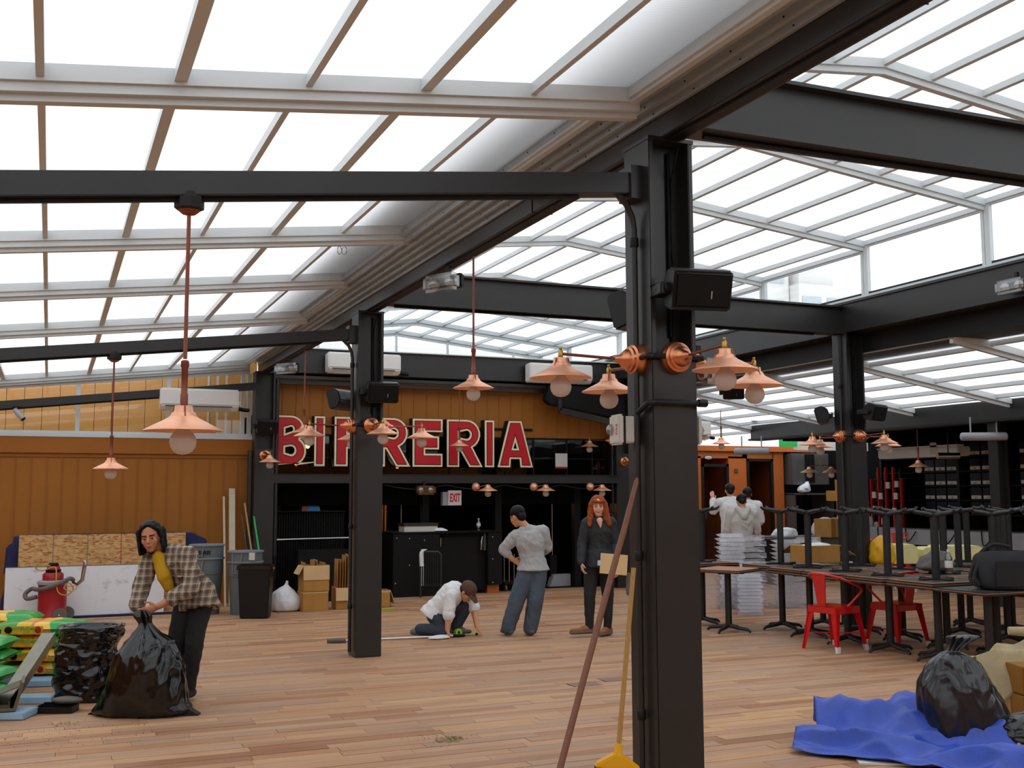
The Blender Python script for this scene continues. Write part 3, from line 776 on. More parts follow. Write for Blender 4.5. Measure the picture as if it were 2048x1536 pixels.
cols4 = [(COLX, COLY[0], 'nearest thick column', ('left', 'front', 'right', 'back')),
         (COLX + .01, COLY[1], 'middle column', ('left', 'front', 'right', 'back')),
         (COLX + .01, COLY[2], 'far left column', ('front',)),
         (9.25, 10.92, 'column among the stacked tables', ('left', 'front', 'right', 'back')),
         (9.24, 16.95, 'column right of the sign wall', ('front', 'left'))]
FACE = {'left': 'on its left face', 'front': 'on its front face', 'right': 'on its right face', 'back': 'half hidden behind it'}
for cx, cy, nm, fs in cols4:
    for f in fs:
        far = cy > 16
        sconce('copper wall lamp of the %s, %s' % (nm, FACE[f]), cx, cy, DIRS[f], 2.325 if not far else (2.22 if cx < 5 else 2.18 if f == 'front' else 2.55), .135)
# pipe ring tying the four cups of a column together, part of the column
for i, cn in enumerate(('steel_column', 'steel_column.001', 'steel_column.003')):
    c = bpy.data.objects[cn]
    MB().tube([(-.165, -.02, 2.325), (-.165, -.15, 2.33), (-.15, -.165, 2.33), (.15, -.165, 2.33), (.165, -.15, 2.33), (.165, 0, 2.325)], .015, 8).build('conduit', X['steel_dark'], c, smooth=True)
    if i == 0:
        MB().tube([(-.165, .16, 1.97), (-.165, -.14, 2.085), (-.14, -.165, 2.09), (.15, -.165, 2.09)], .015, 8).build('conduit', X['steel_dark'], c, smooth=True)
        MB().tube([(.12, -.165, 2.09), (.17, -.165, 2.09)], .021, 8).build('conduit_coupling', X['steel_dark'], c, smooth=True)
# three goose neck lamps under the lintel
for x, nm in ((6.60, 'copper lamp under the black lintel, just right of the exit sign'), (7.64, 'copper lamp under the black lintel, in the middle of three'), (8.70, 'copper lamp under the black lintel, above the red haired woman')):
    t = thing('copper_sconce', nm, 'wall lamp', (x - .16, 16.72, 1.74))
    MB().lathe([(0, 0), (.07, 0), (.065, .03), (.04, .06), (.02, .08), (0, .085)], 20, (0, .02, 0), (0, -1, 0)).build('wall_cup', X['copper'], t, smooth=40)
    MB().tube([(0, -.05, 0), (.1, -.1, .02), (.16, -.12, .03)], .007, 8).build('arm', X['copper_dark'], t, smooth=True)
    lamp_head(t, -.02, .16, -.12)
wires = thing('slack_cable', 'thin dark cable looping between the lamps under the lintel', 'cable', (0, 0, 0))
MB().tube([(4.9 + i * .1, 16.78, 1.775 - .07 * abs(sin(i * pi / 10.4))) for i in range(42)], .007, 6).build('cable', X['steel'], wires, smooth=True)

# ================================================================ SPEAKERS
def speaker(label, loc, rz, tilt=.28, s=1.0):
    t = thing('loudspeaker', label, 'speaker', loc, rz)
    m = Matrix.Rotation(tilt, 4, 'X')
    prof = [(-.075, -.09), (-.06, -.105), (.03, -.105), (.085, -.05), (.085, .05), (.03, .105), (-.06, .105), (-.075, .09)]
    b = MB()
    b.prism([(y * s, z * s) for y, z in prof], -.16 * s, .16 * s, 'x'); b.v = [tuple(m @ V(p)) for p in b.v]
    b.build('cabinet', X['plastic_black'], t, bevel=.012 * s)
    g = MB().box(-.145 * s, .145 * s, -.082 * s, -.074 * s, -.082 * s, .082 * s, m); g.build('grille', X['black'], t, bevel=.004)
    MB().box(.04 * s, .047 * s, -.086 * s, -.081 * s, -.04 * s, .0, m).build('badge', X['chrome'], t)
    k = MB().lathe([(0, 0), (.03, 0), (.03, .022), (.02, .03), (0, .03)], 14, (-.16 * s, .0, 0), (-1, 0, 0)); k.build('pivot_knob', X['plastic_black'], t, smooth=40)
    MB().box(-.21 * s, -.188 * s, -.02, .13 * s, -.03, .03).box(-.21 * s, .0, .11 * s, .13 * s, -.03, .03).build('bracket', X['plastic_black'], t, bevel=.004)
    return t
speaker('black loudspeaker angled out from the front of the nearest column', (3.03, 4.70, 2.665), radians(-10))
speaker('black loudspeaker seen side on at the left of the nearest column', (2.985, 5.25, 2.63), radians(-155))
speaker('black loudspeaker on the front of the middle column, over the letter R', (3.08, 10.66, 2.66), radians(-4))
speaker('black loudspeaker seen edge on behind the middle column', (2.80, 11.2, 2.62), radians(-140))
speaker('black loudspeaker on the far left column beside the letter B', (3.0, 16.6, 2.66), radians(0))
speaker('black loudspeaker on the right of the column among the stacked tables', (9.42, 10.66, 2.62), radians(20))
speaker('black loudspeaker on the left of the column among the stacked tables', (8.98, 11.12, 2.6), radians(-130))
sp_ = speaker('small black loudspeaker in front of the lean-to glazing, beside the copper lamps', (9.7, 14.1, 3.18), radians(-30))
MB().tube([(0, .02, .08), (0, .02, .22)], .015, 8).build('hanger_rod', X['steel'], sp_)

# ================================================================ EMERGENCY LIGHTS, ALARMS, CAMERA, COOLERS
def twin_light(label, loc, rz, s=1.0):
    t = thing('emergency_light', label, 'emergency light', loc, rz)
    MB().box(-.17 * s, .17 * s, -.03, .03, -.06, .06).build('back_box', X['steel_dark'], t, bevel=.015)
    MB().ball((-.09 * s, -.05, -.01), (.06 * s, .05, .05)).ball((.09 * s, -.05, -.01), (.06 * s, .05, .05)).build('lamp_heads', X['chrome'], t, smooth=60)
    b = MB().box(-.18 * s, .18 * s, -.13, -.02, -.085, .06); b.build('clear_cover', X['lens_clear'], t, bevel=.03)
    MB().box(-.02, .02, -.0, .03, .05, .14).build('hanger', X['steel_dark'], t)
    return t
twin_light('clear twin emergency light under the long beam, near the middle column', (2.96, 8.35, 3.36), radians(-62), 1.0)
twin_light('clear twin emergency light under the far end of the long beam, above the letter B', (2.98, 14.9, 3.36), radians(-50))
twin_light('clear twin emergency light on the right beam, cut by the picture edge', (9.05, 8.1, 3.73), radians(-90))
twin_light('clear twin emergency light tucked behind the copper lamps right of the nearest column', (3.3, 5.12, 2.30), radians(20), .5)
twin_light('small twin spot emergency light above the black counter under the lintel', (5.55, 16.72, 1.70), 0, .9)
twin_light('clear emergency lights at the end of the low beam by the orange cabin', (12.3, 17.0, 3.02), radians(-40))
def alarm(label, loc, rz, text=True):
    t = thing('fire_alarm', label, 'alarm box', loc, rz); t.scale = (.66, .62, .66)
    MB().box(-.085, .085, -.05, .05, -.105, .105).build('back_box', X['offwhite'], t, bevel=.008)
    MB().box(-.105, .105, -.115, -.06, -.12, .12).build('face_plate', X['offwhite'], t, bevel=.015)
    MB().box(-.1, .1, -.062, -.05, -.115, .115).build('gasket', X['black'], t)
    MB().lathe([(.05, 0), (.045, .03), (.025, .05), (0, .055)], 4, (-.035, -.115, .0), (0, -1, 0)).build('strobe_lens', X['lens_clear'], t)
    if text:
        cu = bpy.data.curves.new('alarm_text', 'FONT'); cu.body = 'FIRE'; cu.size = .05; cu.align_x = 'CENTER'; cu.align_y = 'CENTER'; cu.extrude = .0008
        o = bpy.data.objects.new('lettering', cu); COL.objects.link(o)
        me = bpy.data.meshes.new_from_object(o.evaluated_get(bpy.context.evaluated_depsgraph_get())); bpy.data.objects.remove(o)
        me.materials.clear(); me.materials.append(X['sign_red'])
        q = obj('lettering', me, t, (.065, -.116, 0)); q.rotation_euler = (pi / 2, -pi / 2, 0)
    return t
alarm('white fire alarm strobe box on the left side of the nearest column', (2.79, 5.04, 1.955), radians(-97))
alarm('white fire alarm box seen from the side on the right of the nearest column', (3.16, 5.06, 1.96), radians(90), False)
cctv = thing('security_camera', 'small grey security camera hanging from the back left sloping beam', 'camera', (-.47, 16.64, 2.82))
MB().tube([(0, 0, .05), (0, 0, 0)], .014, 8).build('stem', X['copper_dark'], cctv, smooth=True)
MB().box(-.05, .05, -.04, .04, .045, .06).build('base_plate', X['steel'], cctv)
MB().tube([(-.02, 0, .0), (.0, -.02, -.02), (.09, -.06, -.13)], [.03, .036, .036], 12).build('camera_body', X['grey_slab'], cctv, smooth=40)
MB().lathe([(.033, 0), (.036, .012), (.02, .014), (0, .01)], 12, (.09, -.06, -.13), (.09, -.04, -.11)).build('lens', X['black'], cctv, smooth=40)
def split_ac(label, loc, w=1.13, rz=0):
    t = thing('air_conditioner', label, 'air conditioner', loc, rz)
    MB().prism([(-.2, .16), (-.2, -.08), (-.13, -.155), (.02, -.155), (.02, .16), (-.17, .17)], -w / 2, w / 2, 'x').build('housing', X['white'], t, bevel=.018)
    MB().prism([(-.196, -.092), (-.13, -.162), (-.12, -.16), (-.186, -.09)], -w / 2 + .08, w / 2 - .12, 'x').build('louvre', X['offwhite'], t)
    MB().box(-w / 2 + .07, w / 2 - .1, -.2, -.19, -.098, -.086).build('outlet_slot', X['steel_dark'], t)
    MB().tube([(w / 2 - .02, -.05, -.1), (w / 2 + .1, -.05, -.12), (w / 2 + .17, .0, -.12)], .03, 8).build('hose', X['black'], t, smooth=True)
    return t
split_ac('white wall air conditioner at the left behind the nearest copper pendant', (2.0, 16.72, 3.02))
split_ac('white wall air conditioner above the cladding, partly hidden by the middle column', (4.50, 16.74, 3.67), 1.18)
split_ac('white wall air conditioner above the sign, behind the nearest copper lamps', (7.93, 16.74, 3.65), 1.18)
split_ac('white wall air conditioner beside the orange cabin, right of the nearest column', (10.75, 16.9, 2.75), .5)

# ================================================================ RED LETTER SIGN
def polycurve(name, loops, offset, depth, m, parent, loc):
    cu = bpy.data.curves.new(name, 'CURVE'); cu.dimensions = '2D'; cu.fill_mode = 'BOTH'; cu.extrude = depth / 2; cu.offset = offset
    for lp in loops:
        s = cu.splines.new('POLY'); s.points.add(len(lp) - 1); s.use_cyclic_u = True
        for p, q in zip(s.points, lp): p.co = (q[0], q[1], 0, 1)
    o = bpy.data.objects.new(name, cu); COL.objects.link(o)
    me = bpy.data.meshes.new_from_object(o.evaluated_get(bpy.context.evaluated_depsgraph_get())); bpy.data.objects.remove(o)
    me.materials.clear(); me.materials.append(m); me.name = name
    q = obj(name, me, parent, loc); return q
def arc(cx, cy, rx, ry, a0, a1, n=9):
    return [(cx + rx * cos(radians(a0 + (a1 - a0) * i / n)), cy + ry * sin(radians(a0 + (a1 - a0) * i / n))) for i in range(n + 1)]
S = .13
def L_I(w): return [[(0, 0), (w, 0), (w, 1), (0, 1)]]
def L_E(w, s): return [[(0, 0), (w, 0), (w, s), (s, s), (s, .5 - s / 2), (w * .86, .5 - s / 2), (w * .86, .5 + s / 2), (s, .5 + s / 2), (s, 1 - s), (w, 1 - s), (w, 1), (0, 1)]]
def L_B(w, s):
    out = [(0, 0), (w - .26, 0)] + arc(w - .27, .27, .27, .27, -90, 60) + arc(w - .29, .76, .24, .24, -50, 90) + [(0, 1)]
    h1 = [(s, s), (s, .5 - s / 2)] + arc(w - .28, .285, .14, .15, 90, -90)
    h2 = [(s, .5 + s / 2 - .02), (s, 1 - s)] + arc(w - .29, .755, .11, .115, 90, -90)
    return [out, h1, h2]
def L_R(w, s):
    out = [(0, 0), (s, 0), (s, .40), (w * .40, .40), (w - s * 1.08, 0), (w, 0), (w * .68, .43)] + arc(w - .31, .715, .285, .285, -55, 90) + [(0, 1)]
    h = [(s, .40 + s), (s, 1 - s)] + arc(w - .31, .705, .15, .158, 90, -90)
    return [out, h]
def L_A(w, s):
    return [[(0, 0), (s * 1.05, 0), (w * .28, .2), (w * .72, .2), (w - s * 1.05, 0), (w, 0), (w / 2 + s * .62, 1), (w / 2 - s * .62, 1)], [(w * .335, .335), (w / 2, .76), (w * .665, .335)]]
sign = thing('letter_sign', 'large red and cream letter sign reading BIRRERIA on the back wall', 'sign', (0, 16.98, 2.075))
HT = .70
for ch, x0, wpx, fn in (('B', 3.16, .46, L_B), ('I', 3.83, .085, lambda w, s: L_I(w)), ('R', 4.15, .56, L_R), ('R', 4.76, .53, L_R), ('E', 5.44, .43, L_E), ('R', 6.03, .52, L_R), ('I', 6.70, .085, lambda w, s: L_I(w)), ('A', 6.94, .54, L_A)):
    w = wpx / HT; s = .19
    loops = [[(p[0] * HT, p[1] * HT) for p in lp] for lp in fn(w, s)]
    for i, lp in enumerate(loops):       # outer loop counter-clockwise, holes clockwise
        ar = sum(lp[k][0] * lp[(k + 1) % len(lp)][1] - lp[(k + 1) % len(lp)][0] * lp[k][1] for k in range(len(lp)))
        if (ar > 0) != (i == 0): lp.reverse()
    a = polycurve('letter', loops, .048, .16, X['black'], sign, (x0, .0, .035)); a.rotation_euler = (pi / 2, 0, 0)
    a['label'] = 'letter ' + ch
    polycurve('cream_outline', loops, .040, .02, X['cream'], a, (0, 0, .088))
    polycurve('dark_inline', loops, .010, .02, X['black'], a, (0, 0, .093))
    polycurve('red_face', loops, .0, .02, X['sign_red'], a, (0, 0, .097))
MB().box(3.2, 7.6, .06, .1, .62, .66).build('mounting_rail', X['black'], sign)
MB().box(3.2, 7.6, .06, .1, .12, .15).build('mounting_rail', X['black'], sign)
bpy.context.view_layer.update()

ex = thing('exit_sign', 'white exit sign with red letters under the black lintel', 'exit sign', (6.11, 16.86, 1.56))
MB().box(-.115, .115, -.03, .03, -.12, .125).build('housing', X['offwhite'], ex, bevel=.006)
MB().box(-.2, -.11, .0, .1, -.12, .1).build('side_bracket', X['grey_slab'], ex)
cu = bpy.data.curves.new('exit_text', 'FONT'); cu.body = 'EXIT'; cu.size = .12; cu.align_x = 'CENTER'; cu.align_y = 'CENTER'; cu.extrude = .001; cu.offset = .004
o = bpy.data.objects.new('lettering', cu); COL.objects.link(o)
me = bpy.data.meshes.new_from_object(o.evaluated_get(bpy.context.evaluated_depsgraph_get())); bpy.data.objects.remove(o)
me.materials.clear(); me.materials.append(X['sign_red'])
q = obj('lettering', me, ex, (.0, -.033, 0)); q.rotation_euler = (pi / 2, 0, 0); q.scale = (.74, 1.55, 1)
# notice taped inside the glazed strip
nt_ = tag(MB().box(8.03, 8.26, WY - .02, WY - .016, 2.06, 2.32).build('paper_notice', X['offwhite']), 'white paper notice with a red lower edge taped to the glass right of the sign', 'notice')
MB().box(8.03, 8.26, WY - .022, WY - .0205, 2.06, 2.09).build('printed_band', X['sign_red'], nt_)
# lamps glowing inside
def glow(label, loc, r=.03, m='warm_glow', cone=True):
    t = thing('interior_pendant', label, 'pendant lamp', loc)
    MB().ball((0, 0, 0), (r, r, r * 1.25)).build('bulb', X[m], t, smooth=60)
    MB().lathe([(0, .1), (.03, .1), (.05, .06), (.11, .02), (.12, .015), (.1, .02), (0, .05)], 16).build('shade', X['copper_dark'], t, smooth=40)
    MB().tube([(0, 0, .1), (0, 0, 2.7 - loc[2])], .006, 6).build('rod', X['copper_dark'], t)
    return t
glow('glowing bulb inside the glass behind the letter B', (3.50, 17.9, 2.46), .035)
glow('glowing bulb inside the glass between the letters B and I', (3.84, 17.6, 2.42), .04)
glow('dim bulb low inside the glass under the letter B', (3.72, 17.9, 2.13), .03, 'dim_glow')
glow('glowing bulb inside the glass under the letter E', (5.36, 17.6, 2.09), .03, 'dim_glow')
glow('orange lit lamp hanging in the dark doorway behind the standing man', (7.9, 18.6, 1.58), .10, 'hot_orange')
glow('orange lit lamp hanging deeper in the dark doorway', (8.75, 18.6, 1.60), .06, 'hot_orange')

# ================================================================ BAGS AND SOFT THINGS
def lerp_rings(rings, m):
    out = []
    for i in range(m + 1):
        t = i / m * (len(rings) - 1); k = min(int(t), len(rings) - 2); u = t - k
        p0, p1, p2, p3 = rings[max(k - 1, 0)], rings[k], rings[k + 1], rings[min(k + 2, len(rings) - 1)]
        out.append([.5 * (2 * b + (c - a) * u + (2 * a - 5 * b + 4 * c - d) * u * u + (3 * b - a - 3 * c + d) * u ** 3) for a, b, c, d in zip(p0, p1, p2, p3)])
    return out
def ridge(p):
    return 1 - abs(noise.noise(p)) * 2
def soft(name, m, rings, n=72, mm=60, wr=.02, scale=6.0, seed=0, pleat=0, pleat_n=11, pleat_from=.6, sq=2.0, floor_z=0.0, vert=.5, parent=None):
    """crumpled closed sack: rings are (z, rx, ry, cx, cy); pleats gather towards the top"""
    rg = lerp_rings(rings, mm); vs = []
    for i, (z, rx, ry, cx, cy) in enumerate(rg):
        t = i / mm
        for k in range(n):
            a = 2 * pi * k / n
            c, s = cos(a), sin(a)
            d = (abs(c) ** sq + abs(s) ** sq) ** (-1 / sq)
            p = V((cx + rx * c * d, cy + ry * s * d, z))
            q = V((p.x * scale, p.y * scale, p.z * scale * vert)) + V((seed * 3.1, seed * 7.7, seed))
            f = ridge(q) * .55 + ridge(q * 2.3) * .3 + ridge(q * 4.9) * .15 - .5
            w = wr * f * min(1, max(rx, ry) * 6)
            if pleat and t > pleat_from:
                w += pleat * ((t - pleat_from) / (1 - pleat_from)) * sin(a * pleat_n + 2.2 * noise.noise(V((c * 2, s * 2, seed)))) * max(rx, ry) * 2
            p += V((c, s, .35 * noise.noise(q * 1.7))) * w
            if p.z < floor_z + .002: p.z = floor_z + .002
            vs.append(p)
    fs = [(i * n + k, i * n + (k + 1) % n, (i + 1) * n + (k + 1) % n, (i + 1) * n + k) for i in range(mm) for k in range(n)]
    fs += [tuple(reversed(range(n))), tuple(range(mm * n, mm * n + n))]
    o = MB().add(vs, fs).build(name, m, parent, smooth=50)
    return o

# bag held by the plaid man: wide flattened foot with two corners, gathered neck
RC = -YAW
b = soft('garbage_bag', X['bagfilm'], [(.0, .30, .15, .0, 0), (.03, .36, .2, 0, 0), (.10, .325, .22, .0, 0), (.25, .28, .23, .02, 0), (.40, .235, .21, .03, 0), (.52, .17, .16, .03, 0), (.60, .09, .10, .015, 0), (.66, .045, .05, .0, 0), (.72, .055, .05, -.02, 0), (.76, .03, .03, -.03, 0)],
         wr=.05, scale=4.6, seed=2, pleat=.12, pleat_from=.35, sq=2.2, vert=.30, n=110, mm=90)
b.location = (.70, 8.72, 0); b.rotation_euler = (0, 0, RC); tag(b, 'tall shiny black garbage bag held at the neck by the man in the plaid shirt', 'garbage bag')
cor = MB()
cor.prism([(-.42, .0), (-.30, .0), (-.26, .12), (-.30, .10), (-.36, .03)], -.03, .06).prism([(.44, .0), (.28, .0), (.25, .13), (.30, .09), (.38, .035)], -.08, .02)
cor.build('bag_corner', X['bagfilm'], b, bevel=.012)
b = soft('garbage_bag', X['bagfilm'], [(.0, .20, .18, .0, 0), (.03, .235, .21, 0, 0), (.15, .245, .22, 0, 0), (.30, .235, .22, .0, 0), (.41, .225, .21, 0, 0), (.46, .215, .21, .01, 0), (.49, .235, .22, .02, 0), (.55, .235, .22, .02, 0), (.585, .23, .21, .02, 0), (.56, .18, .16, .02, 0), (.46, .15, .14, .02, 0)],
         wr=.045, scale=4.0, seed=5, sq=2.6, vert=2.2, n=100, mm=80)
b.location = (.33, 9.55, 0); b.rotation_euler = (0, 0, RC); tag(b, 'open squat black garbage bag behind the held one, rim folded over', 'garbage bag')
b = soft('garbage_bag', X['bagfilm_grey'], [(.0, .26, .22, .0, 0), (.04, .33, .27, 0, 0), (.16, .335, .28, 0, 0), (.30, .31, .26, -.03, 0), (.42, .26, .22, -.05, 0), (.52, .19, .16, -.05, 0), (.58, .10, .10, -.06, 0), (.60, .05, .05, -.06, 0), (.64, .07, .05, -.02, 0), (.69, .11, .06, .03, 0), (.70, .06, .02, .04, 0)],
         wr=.055, scale=4.4, seed=9, pleat=.10, pleat_from=.4, sq=2.2, vert=.32, n=110, mm=90)
b.scale = (.82, .82, 1.0); b.location = (5.47, 5.48, 0.0); b.rotation_euler = (0, 0, RC); tag(b, 'full grey black garbage bag with a tied top on the blue tarp at the right', 'garbage bag')
b = soft('garbage_bag', X['bagfilm'], [(.0, .18, .16, .0, 0), (.03, .22, .18, 0, 0), (.13, .23, .18, 0, 0), (.22, .17, .14, 0, 0), (.27, .06, .06, .03, 0)], wr=.03, scale=6, seed=12, vert=1)
b.location = (5.70, 5.12, 0); b.rotation_euler = (0, 0, RC); tag(b, 'small crumpled shiny black bag at the lower right picture corner', 'garbage bag')
b = soft('garbage_bag', X['bagfilm_white'], [(.0, .13, .12, .0, 0), (.03, .19, .16, 0, 0), (.13, .21, .18, 0, 0), (.24, .17, .15, -.02, 0), (.31, .10, .1, -.02, 0), (.36, .03, .03, 0, 0), (.42, .012, .03, .01, 0)], wr=.025, scale=6, seed=3, pleat=.05)
b.location = (3.11, 15.5, 0); tag(b, 'white translucent plastic bag of rubbish beside the cardboard boxes', 'garbage bag')

# soil bags: plump pillows stacked
def pillow(m, w, d, h, seed):
    n1, n2 = 26, 16; vs = []; fs = []
    for side in (1, -1):
        for i in range(n1 + 1):
            for k in range(n2 + 1):
                u, v = i / n1 * 2 - 1, k / n2 * 2 - 1
                f = max(0, (1 - u ** 4) * (1 - v ** 4)) ** .42
                edge = 1 - .08 * abs(v) ** 2 * (1 - abs(u))
                wob = .012 * noise.noise(V((u * 3, v * 3, seed * 5 + side)))
                vs.append((u * w / 2 * edge, v * d / 2, side * (h / 2 * f * (1 + .12 * noise.noise(V((u * 2, v * 2, seed)))) + .003) + wob * f))
    q = (n1 + 1) * (n2 + 1)
    for i in range(n1):
        for k in range(n2):
            a = i * (n2 + 1) + k
            fs.append((a, a + n2 + 1, a + n2 + 2, a + 1)); fs.append((q + a, q + a + 1, q + a + n2 + 2, q + a + n2 + 1))
    return MB().add(vs, fs).mesh('soil_bag', m, smooth=60)
def text_mesh(name, body, size, m, extrude=.001, offset=0.0, align='CENTER'):
    cu = bpy.data.curves.new(name, 'FONT'); cu.body = body; cu.size = size; cu.align_x = align; cu.align_y = 'CENTER'; cu.extrude = extrude; cu.offset = offset
    o = bpy.data.objects.new(name, cu); COL.objects.link(o)
    me = bpy.data.meshes.new_from_object(o.evaluated_get(bpy.context.evaluated_depsgraph_get())); bpy.data.objects.remove(o)
    me.materials.clear(); me.materials.append(m); me.name = name
    return me
M_lab = text_mesh('lettering', 'POTTING MIX', .034, X['green_sheet'], .0006, .0008)
M_pil = [pillow(X['soil'], .76, .46, .116, s) for s in range(3)]
stack = [(.02, 10.75, .117, 'lowest green and yellow soil bag of the stack by the black bag', 0), (.03, 10.72, .232, 'second green and yellow soil bag from the bottom of the stack', .03), (.00, 10.75, .346, 'third green and yellow soil bag of the stack, label facing out', -.02), (-.02, 10.72, .460, 'fourth green and yellow soil bag, topmost with its pointed corner to the right', .04),
         (-.42, 11.2, .50, 'pinkish topped soil bag at the back of the soil stack', .2), (-.62, 10.3, .40, 'green and yellow soil bag at the left edge, on top of its pile', .1), (-.62, 10.3, .29, 'green soil bag at the left edge, second in its pile', .15), (-.60, 9.9, .20, 'yellow topped soil bag in front at the left picture edge', -.05), (-.60, 9.75, .09, 'lowest green soil bag in front at the left picture edge', -.1)]
for i, (x, y, z, lab, rz) in enumerate(stack):
    o = obj('soil_bag', M_pil[i % 3], None, (x, y, z), RC + rz)
    tag(o, lab, 'soil bag', 'soil bags stacked at the left edge')
    MB().add([(-.26, -.231, -.038), (.10, -.231, -.038), (.10, -.236, .032), (-.26, -.236, .032)], [(0, 1, 2, 3)]).build('printed_label', X['soil_label'], o)
    MB().ball((-.2, -.235, 0), (.035, .006, .03), 12, 6).build('printed_badge', X['black'], o)
    MB().ball((.055, -.236, .0), (.028, .004, .03), 10, 6).build('printed_bird', X['vac_red'], o)
    if i < 6:
        q = obj('lettering', M_lab, o, (-.06, -.2375, .008)); q.rotation_euler = (pi / 2, 0, 0)
for i, (x, y, w, d, z, lab) in enumerate(((-.28, 9.04, .46, .26, .0, 'pale blue foam board piece on the floor at the left edge, nearest'), (-.04, 9.56, .30, .2, .0, 'short pale blue foam board piece beside the metal offcuts'), (.0, 10.72, .62, .46, .0, 'pale blue foam board under the soil bags'), (.12, 10.35, .46, .2, .0, 'narrow pale blue foam strip in front of the soil bags'))):
    o = MB().box(-w / 2, w / 2, -d / 2, d / 2, .002, .052).build('foam_board', X['foam'], None, bevel=.006, loc=(x, y, z)); o.rotation_euler = (0, 0, RC + .05 * i); tag(o, lab, 'foam board')
ml = tag(MB().bar((-.27, 8.95, .10), (.03, 10.1, .47), .10, .008).build('metal_channel', X['foil']), 'long bent dull metal strip leaning on the soil bags', 'metal strip')
MB().bar((-.215, 8.93, .09), (.085, 10.1, .44), .008, .08).build('side_flange', X['foil'], ml)
m2 = tag(MB().prism([(-.45, .06), (-.17, .06), (-.12, .26), (-.14, .26), (-.19, .08), (-.45, .10)], 8.90, 9.25).build('metal_channel', X['foil']), 'folded dull metal channel lying on the nearest blue foam piece', 'metal strip')
MB().bar((-.48, 9.0, .12), (-.15, 9.0, .24), .3, .008).build('side_flange', X['foil'], m2)
dp = thing('dustpan', 'black dustpan lying on the floor in front of the squat black bag', 'dustpan', (.10, 9.08, 0), RC)
MB().box(-.12, .14, -.07, .07, .0, .012).box(-.12, .14, .06, .075, 0, .06).box(-.13, -.12, -.07, .07, 0, .05).box(.14, .15, -.07, .07, 0, .05).box(-.13, .15, -.078, -.065, 0, .045).build('pan', X['plastic_black'], dp, bevel=.004)
MB().tube([(-.13, 0, .03), (-.22, -.02, .03)], .012, 8).build('handle', X['plastic_black'], dp, smooth=True)
MB().ball((.06, .06, .075), (.12, .06, .03)).build('brush_back', X['grey_rubber'], dp, smooth=60)

# ================================================================ BACK LEFT: boards, vacuum, bins
nb = soft('moving_blanket', X['navy'], [(.0, .01, .02, 0, 0), (.0, 1.25, .06, 0, 0), (.5, 1.27, .06, 0, 0), (.98, 1.22, .05, 0, .05), (1.08, 1.1, .03, 0, .06), (1.09, .2, .01, 0, .06)], wr=.03, scale=3, seed=4, sq=5, n=90)
nb.location = (.78, 16.52, 0); tag(nb, 'navy moving blanket draped behind the wooden and white boards', 'blanket')
MB().prism([(1.05, .70), (1.30, .72), (1.36, .98), (1.10, 1.10), (1.0, 1.05)], -.1, -.05).build('folded_corner', X['navy'], nb, bevel=.02)
MB().prism([(-1.32, .55), (-1.12, .55), (-1.10, 1.04), (-1.30, .94)], -.1, -.05).build('folded_corner', X['navy'], nb, bevel=.02)
MB().box(-1.15, 1.15, -.74, -.67, .003, .03).build('trailing_edge', X['navy'], nb, bevel=.01)
ob = tag(MB().box(-1.09, 1.09, -.008, .008, 0, 1.09).build('strand_board', X['osb'], None, loc=(.73, 16.26, .0)), 'oriented strand board sheet leaning behind the white board', 'board'); ob.rotation_euler = (radians(-4), 0, 0)
for x in (-.66, -.22, .22, .66):
    MB().box(x - .004, x + .004, -.010, -.0085, 0, 1.09).build('printed_line', X['vac_red'] if x == .22 else X['grey_bin'], ob)
wbd = tag(MB().box(-1.0, 1.0, -.012, .012, 0, .68).build('whiteboard_panel', X['whiteboard'], None, loc=(.50, 15.86, .0)), 'dirty white panel leaning behind the red vacuum cleaner', 'board'); wbd.rotation_euler = (radians(-6), 0, 0)
MB().box(-1.0, 1.0, -.014, .014, .68, .69).build('panel_edge', X['grey_bin'], wbd)

vc = thing('shop_vacuum', 'red drum vacuum cleaner with coiled hose in front of the white panel', 'vacuum', (.08, 15.55, 0), -.2)
MB().lathe([(0, .03), (.175, .03), (.18, .06), (.175, .07), (.175, .46), (.18, .47), (.18, .485), (0, .485)], 30).build('drum', X['vac_red'], vc, smooth=40)
MB().lathe([(.182, .475), (.19, .48), (.19, .515), (.17, .53), (0, .53)], 30).build('lid', X['grey_slab'], vc, smooth=40)
MB().lathe([(.13, .53), (.13, .60), (.11, .625), (.085, .63), (.08, .69), (.06, .715), (0, .715)], 24).build('motor_head', X['vac_red'], vc, smooth=40)
MB().lathe([(.088, .63), (.095, .64), (.095, .665), (.085, .67)], 20).lathe([(.06, .70), (.065, .71), (.065, .735), (.05, .75), (0, .75)], 20).build('motor_cap', X['black'], vc, smooth=40)
hose = [(-.18, -.05, .32), (-.30, -.04, .30), (-.33, .0, .36), (-.26, .02, .42), (-.17, -.12, .42), (-.05, -.23, .44), (.12, -.2, .50), (.22, -.1, .55), (.24, .05, .52)]
hp = lerp_rings([tuple(p) for p in hose], 60)
MB().tube(hp, [.026 + .003 * (i % 2) for i in range(61)], 10).build('hose', X['grey_rubber'], vc, smooth=True)
MB().tube([(.24, .05, .50), (.30, .03, .47), (.36, .0, .52), (.38, .0, .68), (.39, .0, .75), (.37, 0, .77)], .026, 12).build('metal_wand', X['chrome'], vc, smooth=True)
MB().tube(lerp_rings([(-.02, -.1, .72), (-.16, -.12, .74), (-.2, -.05, .68), (-.1, -.12, .66), (.05, -.14, .70), (.08, -.2, .5), (.12, -.22, .38), (.22, -.2, .35), (.28, -.15, .42), (.24, -.2, .5), (.18, -.22, .44), (.28, -.2, .40), (.33, -.18, .46), (.22, -.2, .46)], 90), .008, 6).build('power_cord', X['yellow_cord'], vc, smooth=True)
